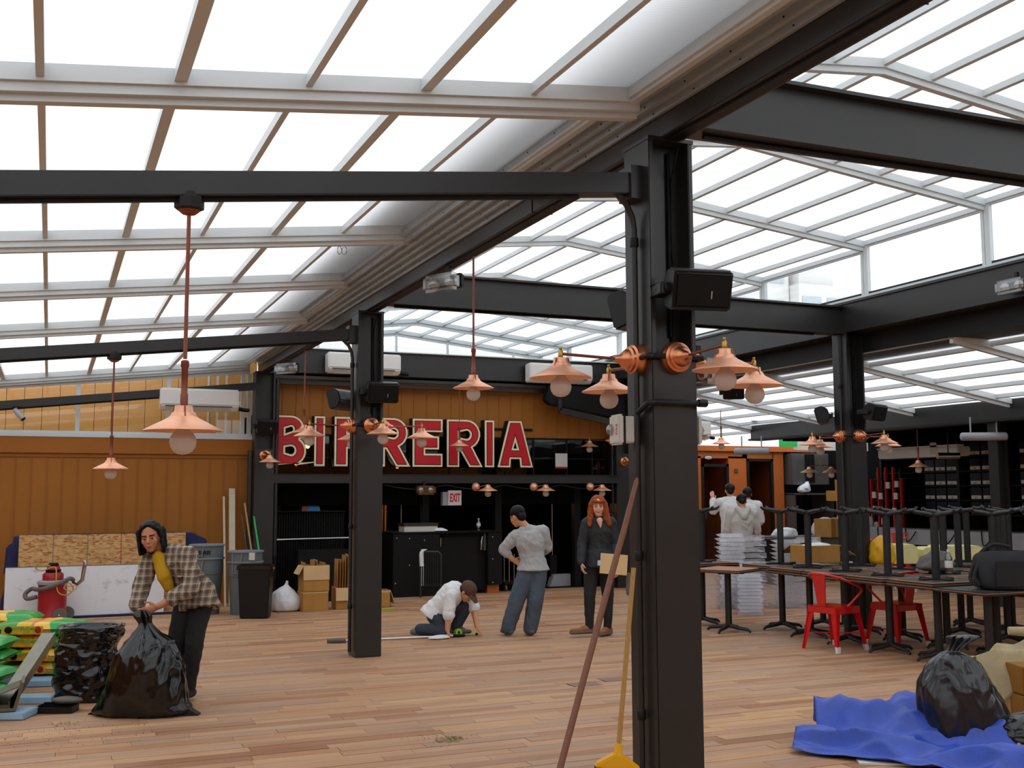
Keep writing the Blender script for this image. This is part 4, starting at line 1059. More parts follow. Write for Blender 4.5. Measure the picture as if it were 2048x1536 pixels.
for x, y in ((.13, -.16), (.17, .1), (-.15, -.1)):
    w = MB().lathe([(.045, -.02), (.085, -.02), (.09, -.01), (.09, .01), (.085, .02), (.045, .02)], 22, (x, y, .09), (.35, -1, 0)).build('wheel', X['grey_rubber'], vc, smooth=40) if x > 0 else MB().lathe([(0, 0), (.03, 0), (.03, .04), (0, .04)], 12, (x, y, 0)).build('wheel', X['grey_rubber'], vc)
    if x > 0: MB().lathe([(0, -.025), (.04, -.022), (.05, -.015), (.05, .015), (0, .02)], 16, (x, y, .09), (.35, -1, 0)).build('wheel_hub', X['vac_red'], w, smooth=40); MB().ball((x - .006, y - .028, .09), .016, 10, 6).build('hub_cap', X['chrome'], w, smooth=True)

def bin_round(label, loc, h, r, group=None):
    t = thing('round_bin', label, 'waste bin', loc, RC, group)
    k = h / .78
    MB().lathe([(0, .0), (r * .80, 0), (r * .82, .02), (r * .955, h * .70), (r * .99, h * .71), (r * 1.0, h - .015), (r * .975, h - .015), (r * .93, h * .70), (r * .79, .05), (0, .03)], 36).build('tub', X['grey_bin'], t, smooth=35)
    MB().lathe([(r * .99, h - .03), (r * 1.06, h - .025), (r * 1.08, h - .01), (r * 1.06, h), (r * .97, h)], 36).build('rim', X['grey_bin_b'], t, smooth=50)
    for a in (-.25, 2.9):
        hd = MB().tube([(-.07, -r * .98, h - .03), (-.06, -r * 1.05, h - .16), (.06, -r * 1.05, h - .16), (.07, -r * .98, h - .03)], .009, 8).build('handle', X['grey_bin_b'], t, smooth=True)
        hd.rotation_euler = (0, 0, a)
        MB().box(-.055, .055, -r * 1.0, -r * .97, h - .15, h - .04).build('grip_recess', X['grey_bin'], hd)
    return t
bin_round('lower grey round waste bin of the lettered pair behind the plaid shirted man', (2.03, 15.62, 0), .77, .225)
t = bin_round('upper grey round bin with dark lettering, nested in the pair behind the plaid shirted man', (2.03, 15.62, .18), .77, .225)
me = text_mesh('lettering', 'DEBRIS', .07, X['black'], .002, .002)
for v_ in me.vertices:
    a = v_.co.x / .226; yy = v_.co.y; dep = v_.co.z
    v_.co = V((.228 * sin(a), -(.228 + dep) * cos(a), .66 + yy))
obj('lettering', me, t)
bin_round('lower grey round waste bin of the pair beside the black rectangular bin', (2.52, 15.40, 0), .72, .23)
t = bin_round('upper grey round bin with a white label, nested in the pair beside the black bin', (2.52, 15.40, .14), .72, .23)
MB().box(.10, .18, -.222, -.214, .60, .70).build('paper_label', X['label_white'], t)
bb = thing('rectangular_bin', 'black rectangular waste bin with a liner over its rim', 'waste bin', (2.565, 14.80, 0), RC)
MB().add([(-.185, -.1, 0), (.185, -.1, 0), (.185, .1, 0), (-.185, .1, 0), (-.215, -.13, .68), (.215, -.13, .68), (.215, .13, .68), (-.215, .13, .68)], [(3, 2, 1, 0), (0, 1, 5, 4), (1, 2, 6, 5), (2, 3, 7, 6), (3, 0, 4, 7), (4, 5, 6, 7)]).build('tub', X['plastic_black'], bb, bevel=.012)
MB().box(-.225, .225, -.14, -.12, .64, .70).box(-.225, .225, .12, .14, .64, .70).box(-.225, -.205, -.14, .14, .64, .70).box(.205, .225, -.14, .14, .64, .70).build('liner_rim', X['bagfilm'], bb, bevel=.006)
MB().bar((.225, -.13, .69), (.245, -.14, .55), .012, .05).build('liner_tail', X['bagfilm'], bb)

# leaning lumber and handles behind the bins
for lab, p, q, w, h, m in (('wide pale board leaning on the brown wall behind the bins', (2.52, 16.5, 0), (2.55, 16.95, 1.72), .09, .03, 'wood_white'), ('narrow pale batten leaning left of the wide pale board', (2.42, 16.5, 0), (2.43, 16.95, 1.60), .03, .03, 'wood_white'),
                           ('thin pale wooden batten leaning beside the far left column', (2.90, 16.4, 0), (2.70, 16.68, 1.50), .025, .02, 'wood_pale'), ('short dark metal rod leaning beside the far left column', (2.84, 16.45, 0), (2.66, 16.7, 1.34), .012, .012, 'grey_rubber')):
    o = tag(MB().bar(p, q, w, h, (0, 1, 0)).build('leaning_board', X[m], bevel=.003), lab, 'board')
gp = tag(MB().tube([(2.98, 16.2, .0), (2.84, 16.68, 1.30)], .014, 10).build('green_pole', X['green_sheet'], smooth=True), 'bright green broom pole leaning on the far left column', 'pole')

# cardboard boxes of kraft sheets
def open_box(label, loc, w, d, h, rz, flaps, kraft=0, ht=.12):
    t = thing('cardboard_box', label, 'cardboard box', loc, rz)
    th = .006
    MB().box(-w / 2, w / 2, -d / 2, -d / 2 + th, 0, h).box(-w / 2, w / 2, d / 2 - th, d / 2, 0, h).box(-w / 2, -w / 2 + th, -d / 2, d / 2, 0, h).box(w / 2 - th, w / 2, -d / 2, d / 2, 0, h).box(-w / 2, w / 2, -d / 2, d / 2, 0, th).build('carton', X['card_dark'], t)
    for side, L, ang in flaps:
        m = {'front': Matrix.Translation((0, -d / 2, h)) @ Matrix.Rotation(radians(ang), 4, 'X'), 'back': Matrix.Translation((0, d / 2, h)) @ Matrix.Rotation(radians(-ang), 4, 'X') @ Matrix.Rotation(pi, 4, 'Z'),
             'left': Matrix.Translation((-w / 2, 0, h)) @ Matrix.Rotation(radians(-ang), 4, 'Y') @ Matrix.Rotation(-pi / 2, 4, 'Z'), 'right': Matrix.Translation((w / 2, 0, h)) @ Matrix.Rotation(radians(ang), 4, 'Y') @ Matrix.Rotation(pi / 2, 4, 'Z')}[side]
        ww = w if side in ('front', 'back') else d
        MB().box(-ww / 2, ww / 2, -L, 0, -.003, .003, m).build('flap', X['card_in'], t)
    for i in range(kraft):
        x = -w / 2 + .03 + (w - .06) * i / max(1, kraft - 1)
        MB().bar((x, 0, .02), (x + random.uniform(-.012, .012), random.uniform(-.03, .03), h + ht + random.uniform(-.05, .05)), d * .82, .006, (1, 0, 0)).build('kraft_sheet', X['card_dark'], t)
    return t
open_box('open cardboard box with folded down flaps, stacked double, beside the white bag', (3.47, 15.42, 0), .37, .3, .27, .03, [('front', .16, 100), ('left', .12, 165)])
open_box('open cardboard box of paper strips resting on the double stacked box', (3.48, 15.42, .275), .37, .3, .36, .03, [('front', .20, 88), ('left', .14, 60)], 12, .03)
open_box('cardboard box filled with upright kraft folders behind the middle column', (3.98, 15.55, 0), .36, .32, .30, -.05, [('front', .18, 80), ('left', .3, 172)], 9, .42)
open_box('small open cardboard box just right of the middle column', (4.43, 15.55, 0), .34, .3, .24, 0, [('front', .17, 96), ('right', .2, 70)])

# ================================================================ BLACK COUNTER, RAIL, TUBES
ct = thing('corrugated_counter', 'black corrugated counter under the lintel, left of the middle column', 'counter', (3.80, 17.36, 0))
MB().box(-.62, .60, .0, .5, 0, 1.33).build('counter_body', X['black'], ct)
zz = [(-.62 + i * .02, -.012 + .022 * (i % 2)) for i in range(62)]
MB().prism(zz + [(.60, .03), (-.62, .03)], 0.0, 1.345, 'z').build('corrugated_sheet', X['black'], ct)
MB().prism([(x, y - .05) for x, y in zz] + [(.60, .5), (-.62, .5)], 1.345, 1.362, 'z').build('counter_top', X['steel'], ct)
rl = tag(MB().tube([(3.2, 17.0, .935), (4.72, 17.0, .95)], .018, 10).build('foot_rail', X['chrome'], smooth=True), 'grey metal rail across the black counter between two columns', 'rail')
for x in (3.22, 4.70): MB().tube([(x, 17.0, .94), (x, 17.0, 0)], .02, 8).build('rail_post', X['steel'], rl, smooth=True)
bp_ = thing('tapered_planter', 'small tapered blue and brown box with a white rim on the corrugated counter', 'box', (3.86, 17.46, 1.362))
MB().add([(-.15, -.1, 0), (.15, -.1, 0), (.15, .1, 0), (-.15, .1, 0), (-.115, -.08, .155), (.115, -.08, .155), (.115, .08, .155), (-.115, .08, .155)], [(3, 2, 1, 0), (0, 1, 5, 4), (1, 2, 6, 5), (2, 3, 7, 6), (3, 0, 4, 7), (4, 5, 6, 7)]).build('tapered_body', X['blue'], bp_)
MB().add([(-.155, -.102, 0), (-.06, -.104, 0), (-.05, -.083, .155), (-.12, -.082, .155)], [(0, 1, 2, 3)]).build('brown_panel', X['leather'], bp_)
MB().box(-.125, .125, -.09, .09, .155, .172).build('rim', X['white'], bp_)
hb = tag(MB().box(3.5, 4.3, 16.6, 16.9, 0, .78).build('low_black_cabinet', X['black'], bevel=.01), 'low black cabinet behind the cardboard boxes', 'cabinet')
gt = thing('brass_tube_cluster', 'tall cluster of shining gold tubes in the dark doorway right of the middle column', 'pipe cluster', (5.15, 17.9, .0))
for i in range(7):
    MB().tube([(-.20 + i * .05, .04 * (i % 2), .0), (-.20 + i * .05, .04 * (i % 2), 1.62 - .02 * abs(i - 3))], .022, 12).build('tube', X['gold'], gt, smooth=True)
MB().lathe([(0, 1.64), (.26, 1.64), (.27, 1.70), (.2, 1.78), (0, 1.80)], 28).build('domed_top', X['gold'], gt, smooth=40)
MB().tube([(.36, -.05, 0), (.36, -.05, 1.6)], .012, 8).build('side_tube', X['chrome'], gt, smooth=True)

# host station
hs = thing('host_station', 'black panelled host station with silver handles and a bottle on top', 'host station', (5.96, 16.75, 0))
MB().box(-.92, -.14, .0, .7, .0, 1.0).build('left_cabinet', X['black'], hs, bevel=.008)
MB().box(-.16, .72, .14, .7, .05, 1.0).build('body', X['black'], hs, bevel=.006)
MB().box(.70, .95, .0, .7, .14, 1.0).build('right_cabinet', X['black'], hs, bevel=.006)
MB().box(-.93, -.12, -.02, .72, 1.0, 1.025).box(-.12, .96, -.02, .72, 1.0, 1.02).build('top', X['black'], hs, bevel=.004)
dr = MB().box(-.12, .56, .10, .145, .08, .93).build('door', X['black'], hs, bevel=.004)
MB().tube([(-.10, .08, .78), (-.10, .07, .80), (-.10, .07, .92), (-.10, .09, .94)], .012, 8).build('door_hinge', X['chrome'], dr, smooth=True)
MB().tube([(.59, .09, .70), (.59, .04, .72), (.60, .03, .86), (.62, .04, .92), (.60, .09, .92)], .016, 8).build('handle', X['chrome'], hs, smooth=True)
MB().box(.66, .72, .09, .14, .70, .98).build('lock_plate', X['stainless'], hs)
st = MB()
for x, z in ((-.86, .93), (-.65, .92), (-.40, .89), (-.65, .50), (-.88, .22), (.78, .92), (.78, .56), (.78, .18)): st.ball((x, -.004 if x > 0.7 or x < -.1 else .1, z), .012, 8, 5)
st.build('studs', X['chrome'], hs, smooth=True)
for x0, x1 in ((-.22, .06), (.74, .94)): MB().box(x0, x1, .12, .3, 0, .14).build('wood_foot', X['orange'], hs)
bx = thing('flat_carton', 'low pale carton with a dark lid on the left of the host station', 'box', (5.52, 16.95, 1.025))
MB().box(-.28, .28, -.15, .15, 0, .09).build('carton', X['offwhite'], bx)
MB().box(-.29, .29, -.16, .16, .09, .14).build('lid', X['steel'], bx)
bt = thing('water_bottle', 'small clear water bottle standing on the host station', 'bottle', (6.57, 16.95, 1.02))
MB().lathe([(0, 0), (.032, 0), (.034, .01), (.034, .06), (.030, .08), (.034, .10), (.034, .13), (.02, .165), (.013, .175), (.013, .19), (0, .19)], 20).build('bottle_body', X['bottle'], bt, smooth=50)
MB().lathe([(.0345, .075), (.0352, .08), (.0352, .12), (.0345, .125)], 20).build('label', X['white'], bt, smooth=50)
MB().lathe([(0, .185), (.015, .185), (.015, .205), (0, .206)], 14).build('cap', X['white'], bt, smooth=40)
cl = soft('white_cloth', X['white_cloth'], [(.0, .09, .05, 0, 0), (.01, .13, .08, 0, 0), (.035, .1, .06, -.02, 0), (.055, .05, .03, -.03, 0), (.05, .01, .01, -.03, 0)], n=40, mm=16, wr=.03, scale=14, seed=7)
cl.location = (5.86, 16.83, 1.026); tag(cl, 'crumpled white cloth on the edge of the host station', 'cloth')
# folding gate with a white towel
fg = thing('folding_gate', 'black folding gate with thin bars standing before the host station', 'gate', (5.42, 16.45, 0), -.25)
MB().tube([(-.02, 0, .02), (-.02, 0, .68), (.02, 0, .72), (.26, 0, .72), (.30, 0, .68), (.30, 0, .02)], .018, 8).build('frame', X['steel'], fg, smooth=True)
for i in range(7): MB().tube([(.03 + i * .037, 0, .22), (.03 + i * .037, 0, .70)], .005, 6).build('bar', X['steel'], fg, smooth=True)
MB().box(0, .28, -.012, .012, .19, .22).build('lower_rail', X['steel_dark'], fg)
tw_ = soft('white_towel', X['white_cloth'], [(0, .03, .03, .01, 0), (.02, .034, .035, .01, 0), (.20, .03, .03, 0, 0), (.24, .035, .03, .03, 0), (.26, .05, .03, .05, 0), (.265, .01, .01, .05, 0)], n=24, mm=16, wr=.01, scale=12, seed=3)
tw_.location = (5.40, 16.42, .50); tag(tw_, 'white towel hung over the post of the folding gate', 'towel')
for dx in (0, .03): 
    MB().bar((.0 + dx, -.02, .24), (.0 + dx, -.02, -.3), .01, .006).build('towel_strap', X['offwhite'], tw_)
cg = thing('bar_cart', 'black wheeled cart with thin upright bars behind the standing man', 'cart', (7.25, 17.2, 0))
MB().box(-.2, .2, -.2, .2, .12, .16).build('deck', X['black'], cg)
for i in range(5): MB().tube([(-.18 + i * .09, -.15, .16), (-.18 + i * .09, -.15, .62)], .012, 6).build('bar', X['brass'] if i % 2 else X['stainless'], cg, smooth=True)
for x in (-.16, .16):
    MB().lathe([(0, -.015), (.05, -.015), (.05, .015), (0, .015)], 14, (x, -.16, .05), (1, 0, 0)).build('wheel', X['grey_rubber'], cg); MB().tube([(x, -.16, .05), (x, -.16, .13)], .01, 6).build('fork', X['steel'], cg)
pl = tag(MB().tube([(8.22, 17.6, .55), (8.22, 17.6, 1.62)], .018, 8).build('steel_tube', X['chrome'], smooth=True), 'thin silver tube standing in the dark doorway beside the woman', 'tube')
MB().box(8.16, 8.28, 17.55, 17.65, 0, .55).build('tube_stand', X['black'], pl)
rb = tag(MB().box(7.75, 8.05, 17.5, 17.75, .012, .30).build('red_crate', mat('dark_red_plastic', (96, 18, 18), .6), bevel=.01), 'dark red crate on the floor inside the doorway', 'crate')
gb = tag(MB().prism([(8.1, .012), (8.5, .012), (8.5, .22), (8.18, .22)], 17.45, 17.6).build('grey_sheet', X['grey_slab']), 'grey sheet propped on the floor inside the doorway', 'sheet')

# ================================================================ PEOPLE
def cap(b, p0, r0, p1, r1, n=14, flat=None, cut=False):
    """tapered capsule; flat=(direction, factor) squeezes it along one direction"""
    p0, p1 = V(p0), V(p1); d = (p1 - p0); L = d.length
    d = d / L if L > 1e-6 else V((0, 0, 1))
    a = d.orthogonal().normalized(); c = d.cross(a)
    prof = [(-r0 * cos(t), r0 * sin(t), 0) for t in (0.0, .4, .8, 1.2, pi / 2)] + [(L + (0 if cut else r1 * sin(t)), r1 * (1 - .2 * k if cut else cos(t)), 1) for k, t in enumerate((0, .4, .8, 1.2, pi / 2))]
    vs = []
    for h, r, _ in prof:
        for k in range(n):
            q = p0 + d * h + (a * cos(2 * pi * k / n) + c * sin(2 * pi * k / n)) * max(r, 1e-4)
            if flat:
                u = V(flat[0]).normalized(); mid = p0 + d * h; off = (q - mid).dot(u); q = q - u * off * (1 - flat[1])
            vs.append(q)
    m = len(prof)
    fs = [(i * n + k, i * n + (k + 1) % n, (i + 1) * n + (k + 1) % n, (i + 1) * n + k) for i in range(m - 1) for k in range(n)]
    fs += [tuple(reversed(range(n))), tuple(range((m - 1) * n, m * n))]
    b.add(vs, fs)
def ell(b, c, r, rot=None, n=18, m=12):
    c = V(c); vs = []
    for i in range(m + 1):
        t = pi * i / m
        for k in range(n):
            a = 2 * pi * k / n
            p = V((r[0] * sin(t) * cos(a), r[1] * sin(t) * sin(a), -r[2] * cos(t)))
            vs.append(c + (rot @ p if rot else p))
    b.add(vs, [(i * n + k, i * n + (k + 1) % n, (i + 1) * n + (k + 1) % n, (i + 1) * n + k) for i in range(m) for k in range(n)])
def skin(name, b, m, parent, vox=.008, smooth=4, fold=0.0, fscale=9.0, seed=0):
    me = bpy.data.meshes.new(name); me.from_pydata(b.v, [], b.f)
    bm = bmesh.new(); bm.from_mesh(me); bmesh.ops.remove_doubles(bm, verts=bm.verts, dist=1e-5); bmesh.ops.recalc_face_normals(bm, faces=bm.faces); bm.to_mesh(me); bm.free()
    o = bpy.data.objects.new(name, me); COL.objects.link(o)
    r = o.modifiers.new('remesh', 'REMESH'); r.mode = 'VOXEL'; r.voxel_size = vox; r.use_smooth_shade = True
    s = o.modifiers.new('smooth', 'SMOOTH'); s.factor = .5; s.iterations = smooth
    bake(o); o.data.materials.clear(); o.data.materials.append(m)
    if fold:
        no = [v.normal.copy() for v in o.data.vertices]
        for v, q in zip(o.data.vertices, no):
            p = V((v.co.x * fscale, v.co.y * fscale, v.co.z * fscale * .8 + v.co.x * fscale * .5)) + V((seed, 0, 0))
            v.co += q * fold * (ridge(p) * .7 + ridge(p * 2.2) * .3 - .35)
    o.data.polygons.foreach_set('use_smooth', [True] * len(o.data.polygons)); o.data.name = name
    o.parent = parent
    return o

def hand(b, w, d, n, thumb, s=1.0, curl=.5):
    """palm and five bent fingers: w wrist, d pointing direction, n palm normal (fingers curl towards it), thumb side direction"""
    w, d, n = V(w), V(d).normalized(), V(n).normalized()
    t = V(thumb); t = (t - d * t.dot(d)).normalized(); n = d.cross(t) if d.cross(t).dot(n) > 0 else -d.cross(t)
    cap(b, w, .024 * s, w + d * .05 * s, .030 * s, 12, (n, .62))
    cap(b, w + d * .03 * s, .030 * s, w + d * .075 * s, .036 * s, 12, (n, .45))
    for i, (off, L) in enumerate(((.030, .070), (.010, .080), (-.011, .074), (-.031, .058))):
        p = w + d * .085 * s + t * off * s; q = p
        ang = 0
        for k, f in enumerate((.45, .32, .25)):
            ang += curl * (.55 if k == 0 else .9)
            e = (d * cos(ang) + n * sin(ang)); e2 = q + e * L * f * s
            cap(b, q, (.0095 - k * .001) * s, e2, (.0088 - k * .0012) * s, 8); q = e2
    p = w + d * .025 * s + t * .026 * s; q = p + (d * .6 + t * .7 + n * .25).normalized() * .042 * s; e = q + (d * .9 + t * .15 + n * .45).normalized() * .034 * s
    cap(b, p, .013 * s, q, .0105 * s, 8); cap(b, q, .0105 * s, e, .0085 * s, 8)

def basis(f, u=(0, 0, 1)):
    f = V(f).normalized(); r = f.cross(V(u)).normalized(); u = r.cross(f); return r, f, u
def head_skin(b, c, f, u=(0, 0, 1), s=1.0):
    """skull, jaw, cheeks, nose, brow and ears round the centre c"""
    r, f, u = basis(f, u); c = V(c); R = Matrix((r, f, u)).transposed()
    P = lambda x, y, z: c + (r * x + f * y + u * z) * s
    ell(b, P(0, -.012, .03), (.073 * s, .092 * s, .088 * s), R)
    ell(b, P(0, .018, -.03), (.060 * s, .068 * s, .078 * s), R)
    ell(b, P(0, .045, -.088), (.030 * s, .034 * s, .028 * s), R)
    ell(b, P(0, .062, .022), (.048 * s, .022 * s, .020 * s), R)
    for k in (-1, 1):
        ell(b, P(.036 * k, .052, -.026), (.026 * s, .026 * s, .026 * s), R)
        ell(b, P(.076 * k, -.008, -.012), (.012 * s, .020 * s, .032 * s), R)
    cap(b, P(0, .084, .010), .010 * s, P(0, .104, -.026), .014 * s, 8)
    ell(b, P(0, .084, -.062), (.024 * s, .012 * s, .012 * s), R)
    return P, R
def face_parts(c, f, u, s, parent, smile=False, hair='hair_black', eyes=True):
    r, f, u = basis(f, u); c = V(c); R = Matrix((r, f, u)).transposed()
    P = lambda x, y, z: c + (r * x + f * y + u * z) * s
    for k in (-1, 1):
        if eyes:
            b = MB(); ell(b, P(.031 * k, .080, .000), (.0135 * s, .008 * s, .0058 * s), R, 12, 8); e = b.build('eye', X['eye_white'], parent, smooth=60)
            b = MB(); ell(b, P(.031 * k, .0865, -.0005), (.0070 * s, .0045 * s, .0066 * s), R, 10, 6); b.build('iris', X['hair_brown'], e, smooth=60)
        b = MB(); cap(b, P(.014 * k, .085, .020), .005 * s, P(.048 * k, .074, .022), .0035 * s, 8); b.build('eyebrow', X[hair], parent, smooth=60)
    b = MB(); w = .028 if smile else .022
    cap(b, P(-w, .086, -.058 + (.006 if smile else 0)), .005 * s, P(0, .095, -.062), .0075 * s, 8); cap(b, P(0, .095, -.062), .0075 * s, P(w, .086, -.058 + (.006 if smile else 0)), .005 * s, 8)
    lp = b.build('lips', X['lip'], parent, smooth=60)
    if smile:
        b = MB(); ell(b, P(0, .098, -.061), (.017 * s, .0055 * s, .0030 * s), R, 12, 6); b.build('teeth', X['eye_white'], lp, smooth=60)
def shoe(b, ank, toe, s=1.0, r=.042):
    ank, toe = V(ank), V(toe); d = (toe - ank); d.z = 0; d.normalize()
    heel = V((ank.x, ank.y, toe.z)) - d * .045
    cap(b, heel + V((0, 0, .01)), r, heel + d * .12 + V((0, 0, .012)), r * .95, 12)
    cap(b, heel + d * .10, r * .95, toe, r * .8, 12, ((0, 0, 1), .75)); cap(b, ank, r, heel + d * .05 + V((0, 0, .03)), r, 12)
def sole(b, ank, toe, r=.045):
    ank, toe = V(ank), V(toe); d = (toe - ank); d.z = 0; d.normalize(); z = toe.z
    heel = V((ank.x, ank.y, z)) - d * .045
    cap(b, heel + V((0, 0, -.02)), r, toe + V((0, 0, -.02)), r * .88, 12, ((0, 0, 1), .6))

def figure(label, loc, rz, J, st, group=None):
    """one person: J holds joint positions in the person's own frame (x picture right, y away, z up)"""
    t = thing('person', label, 'person', loc, rz, group)
    vox = st.get('vox', .0075); s = st.get('hs', 1.0)
    J = {k: V(v) for k, v in J.items()}
    body = MB()
    f, u = V(st['face']), V(st.get('hup', (0, 0, 1)))
    head_skin(body, J['head'], f, u, s)
    cap(body, J['neck'], .052 * s, J['head'] + (V(u) * -.05 - f * .012) * s, .050 * s, 14)
    W = st.get('torso', (.165, .13, .15)); dep = st.get('depth', .68); fd = V(st['front'])
    ch = J['chest']; pv = J['pelvis']; wa = (ch + pv) / 2 + V(st.get('belly', (0, 0, 0)))
    def torso(b, g, cut=False):
        cap(b, ch, W[0] + g, wa, W[1] + g, 20, (fd, dep), cut); cap(b, wa, W[1] + g, pv, W[2] + g, 20, (fd, dep + .04), cut)
        for q in ('L', 'R'): cap(b, J['neck'] + V((0, 0, -.02)), .055 + g, J['sh' + q], .055 + g, 14)
    torso(body, -.012)
    arm = st.get('arm', (.048, .040, .032, .026)); leg = st.get('leg', (.085, .062, .055, .042))
    for q in ('L', 'R'):
        cap(body, J['sh' + q], arm[0], J['el' + q], arm[1]); cap(body, J['el' + q], arm[1], J['wr' + q], arm[3])
        cap(body, J['hip' + q], leg[0] - .015, J['kn' + q], leg[1] - .012); cap(body, J['kn' + q], leg[1] - .012, J['an' + q], .036)
        if 'ha' + q in st:
            d, n, th, cu = st['ha' + q]; hand(body, J['wr' + q], d, n, th, s * 1.0, cu)
    cap(body, J['hipL'], leg[0], J['hipR'], leg[0])
    skin('body', body, X[st['skin']], t, vox, 3)
    # shirt / jacket
    b = MB(); g = st.get('ease', .014); torso(b, g, 'hem' in J)
    sl = st.get('sleeve', 1.0)
    for q in ('L', 'R'):
        cap(b, J['sh' + q], arm[0] + g + .006, J['el' + q], arm[1] + g + .004)
        e = J['el' + q] + (J['wr' + q] - J['el' + q]) * st.get('sleeve' + q, sl)
        cap(b, J['el' + q], arm[1] + g + .004, e, arm[2] + g)
        if st.get('rolled'): cap(b, e + (J['el' + q] - e) * .12, arm[2] + g + .01, e, arm[2] + g + .01)
    if 'hem' in J:
        cap(b, pv, W[2] + g + .016, J['hem'], W[2] + g + .012 + st.get('flare', .02), 20, (fd, dep + .12), True)
    for c_ in st.get('extra', []): cap(b, *c_)
    top = skin('shirt' if st.get('topname') is None else st['topname'], b, X[st['top']], t, vox, 3, st.get('fold', .012), st.get('fscale', 9), 3)
    # trousers
    b = MB(); cap(b, J['hipL'], leg[0] + .008, J['hipR'], leg[0] + .008, 16); cap(b, (pv + J['hipL'] + J['hipR']) / 3, W[2] - .01, (J['hipL'] + J['hipR']) / 2, W[2] - .012, 20, (fd, dep))
    for q in ('L', 'R'):
        cap(b, J['hip' + q], leg[0] + .012, J['kn' + q], leg[1] + .01); cap(b, J['kn' + q], leg[1] + .01, J['an' + q], leg[2])
    skin('trousers', b, X[st['legs']], t, vox, 3, .010, 8, 9)
    for q in ('L', 'R'):
        if 'to' + q in J:
            b = MB(); shoe(b, J['an' + q], J['to' + q]); so = skin('shoe', b, X[st['shoes']], t, vox, 3)
            if 'sole' in st: b = MB(); sole(b, J['an' + q], J['to' + q]); skin('shoe_sole', b, X[st['sole']], so, .008, 2)
    return t

# --- woman with red hair, smiling, walking towards the camera with a clipboard
W_LOC = (5.86, 11.3, 0)
J = dict(head=(.005, -.02, 1.475), neck=(.02, .01, 1.335), chest=(.02, .02, 1.19), pelvis=(.01, .02, .88), hem=(.01, .01, .77), shL=(-.125, .01, 1.285), shR=(.155, .01, 1.285), elL=(-.185, .0, 1.05), elR=(.205, .02, 1.03),
         wrL=(-.20, -.09, .84), wrR=(.17, -.12, .80), hipL=(-.075, .02, .82), hipR=(.085, .02, .82), knL=(-.105, -.05, .45), knR=(.11, .02, .44), anL=(-.115, -.04, .11), anR=(.10, .03, .10), toL=(-.31, -.13, .075), toR=(.015, -.10, .05))
st = dict(face=(-.04, -1, -.02), front=(-.1, -1, 0), skin='skin_a', top='jacket', topname='jacket', legs='black_cloth', shoes='leather', sole='grey_rubber', torso=(.142, .118, .140), depth=.68, arm=(.045, .038, .034, .024), leg=(.078, .054, .046, .04), ease=.014, hs=.97, fold=.010,
          haL=((.15, -.2, -1), (.5, .3, 0), (.1, -1, 0), .5), haR=((.2, -.3, -.6), (-.3, .6, -.2), (-.6, -.6, .3), .7), sleeve=.97)
w = figure('smiling woman with long red hair in a black jacket, walking with a clipboard', W_LOC, RC, J, st)
c = V(J['head']); face_parts(c, V((-.04, -1, -.02)), V((0, 0, 1)), .97, w, True, 'hair_red')
b = MB(); ell(b, c + V((0, .03, .045)), (.088, .095, .088)); cap(b, c + V((-.075, .01, .03)), .034, c + V((-.095, -.01, -.14)), .036, 12); cap(b, c + V((.075, .01, .03)), .034, c + V((.10, -.01, -.14)), .040, 12)
cap(b, c + V((-.095, -.01, -.14)), .036, c + V((-.105, -.035, -.205)), .026); cap(b, c + V((.10, -.01, -.14)), .040, c + V((.125, -.03, -.20)), .028); cap(b, c + V((-.04, .075, -.02)), .06, c + V((0, .075, -.16)), .07)
cap(b, c + V((.04, .075, -.02)), .06, c + V((0, .075, -.16)), .07); cap(b, c + V((-.055, -.07, .062)), .020, c + V((.01, -.088, .050)), .016); cap(b, c + V((.01, -.088, .050)), .016, c + V((.06, -.066, .062)), .020)
skin('hair', b, X['hair_red'], w, .008, 2, .012, 26)
b = MB(); cap(b, (.016, -.085, 1.315), .036, (.024, -.105, 1.24), .008, 12); b.build('neck_opening', X['skin_a'], w, smooth=True)
for z in (1.14, 1.05, .96): MB().ball((.022, -.137, z), .007, 8, 5).build('button', X['black'], w)
cb = thing('clipboard', 'tan clipboard with a silver clip held in the hand of the red haired woman', 'clipboard', (W_LOC[0], W_LOC[1], 0), RC)
mm_ = Matrix.Translation((.16, -.21, .825)) @ Matrix.Rotation(radians(5), 4, 'Y') @ Matrix.Rotation(radians(-10), 4, 'X')
MB().box(-.155, .155, -.003, .003, -.115, .115, mm_).build('board', X['card_in'], cb, bevel=.002)
MB().box(-.152, .150, .003, .006, -.11, .11, mm_).build('paper', X['white'], cb)
MB().box(-.185, -.14, -.008, .008, -.03, .03, mm_).build('clip', X['chrome'], cb, bevel=.003)
sc_ = soft('patterned_scarf', X['grey_rubber'], [(0, .01, .01, 0, 0), (.03, .03, .02, 0, 0), (.12, .035, .02, 0, 0), (.22, .03, .02, 0, 0), (.26, .01, .01, 0, 0)], n=20, mm=20, wr=.02, scale=22, seed=8, floor_z=-1)
sc_.location = (W_LOC[0] + .30 * cos(RC), W_LOC[1] + .30 * sin(RC) - .1, .46); tag(sc_, 'bundle of patterned grey cloth hanging from the hand that holds the clipboard', 'cloth')

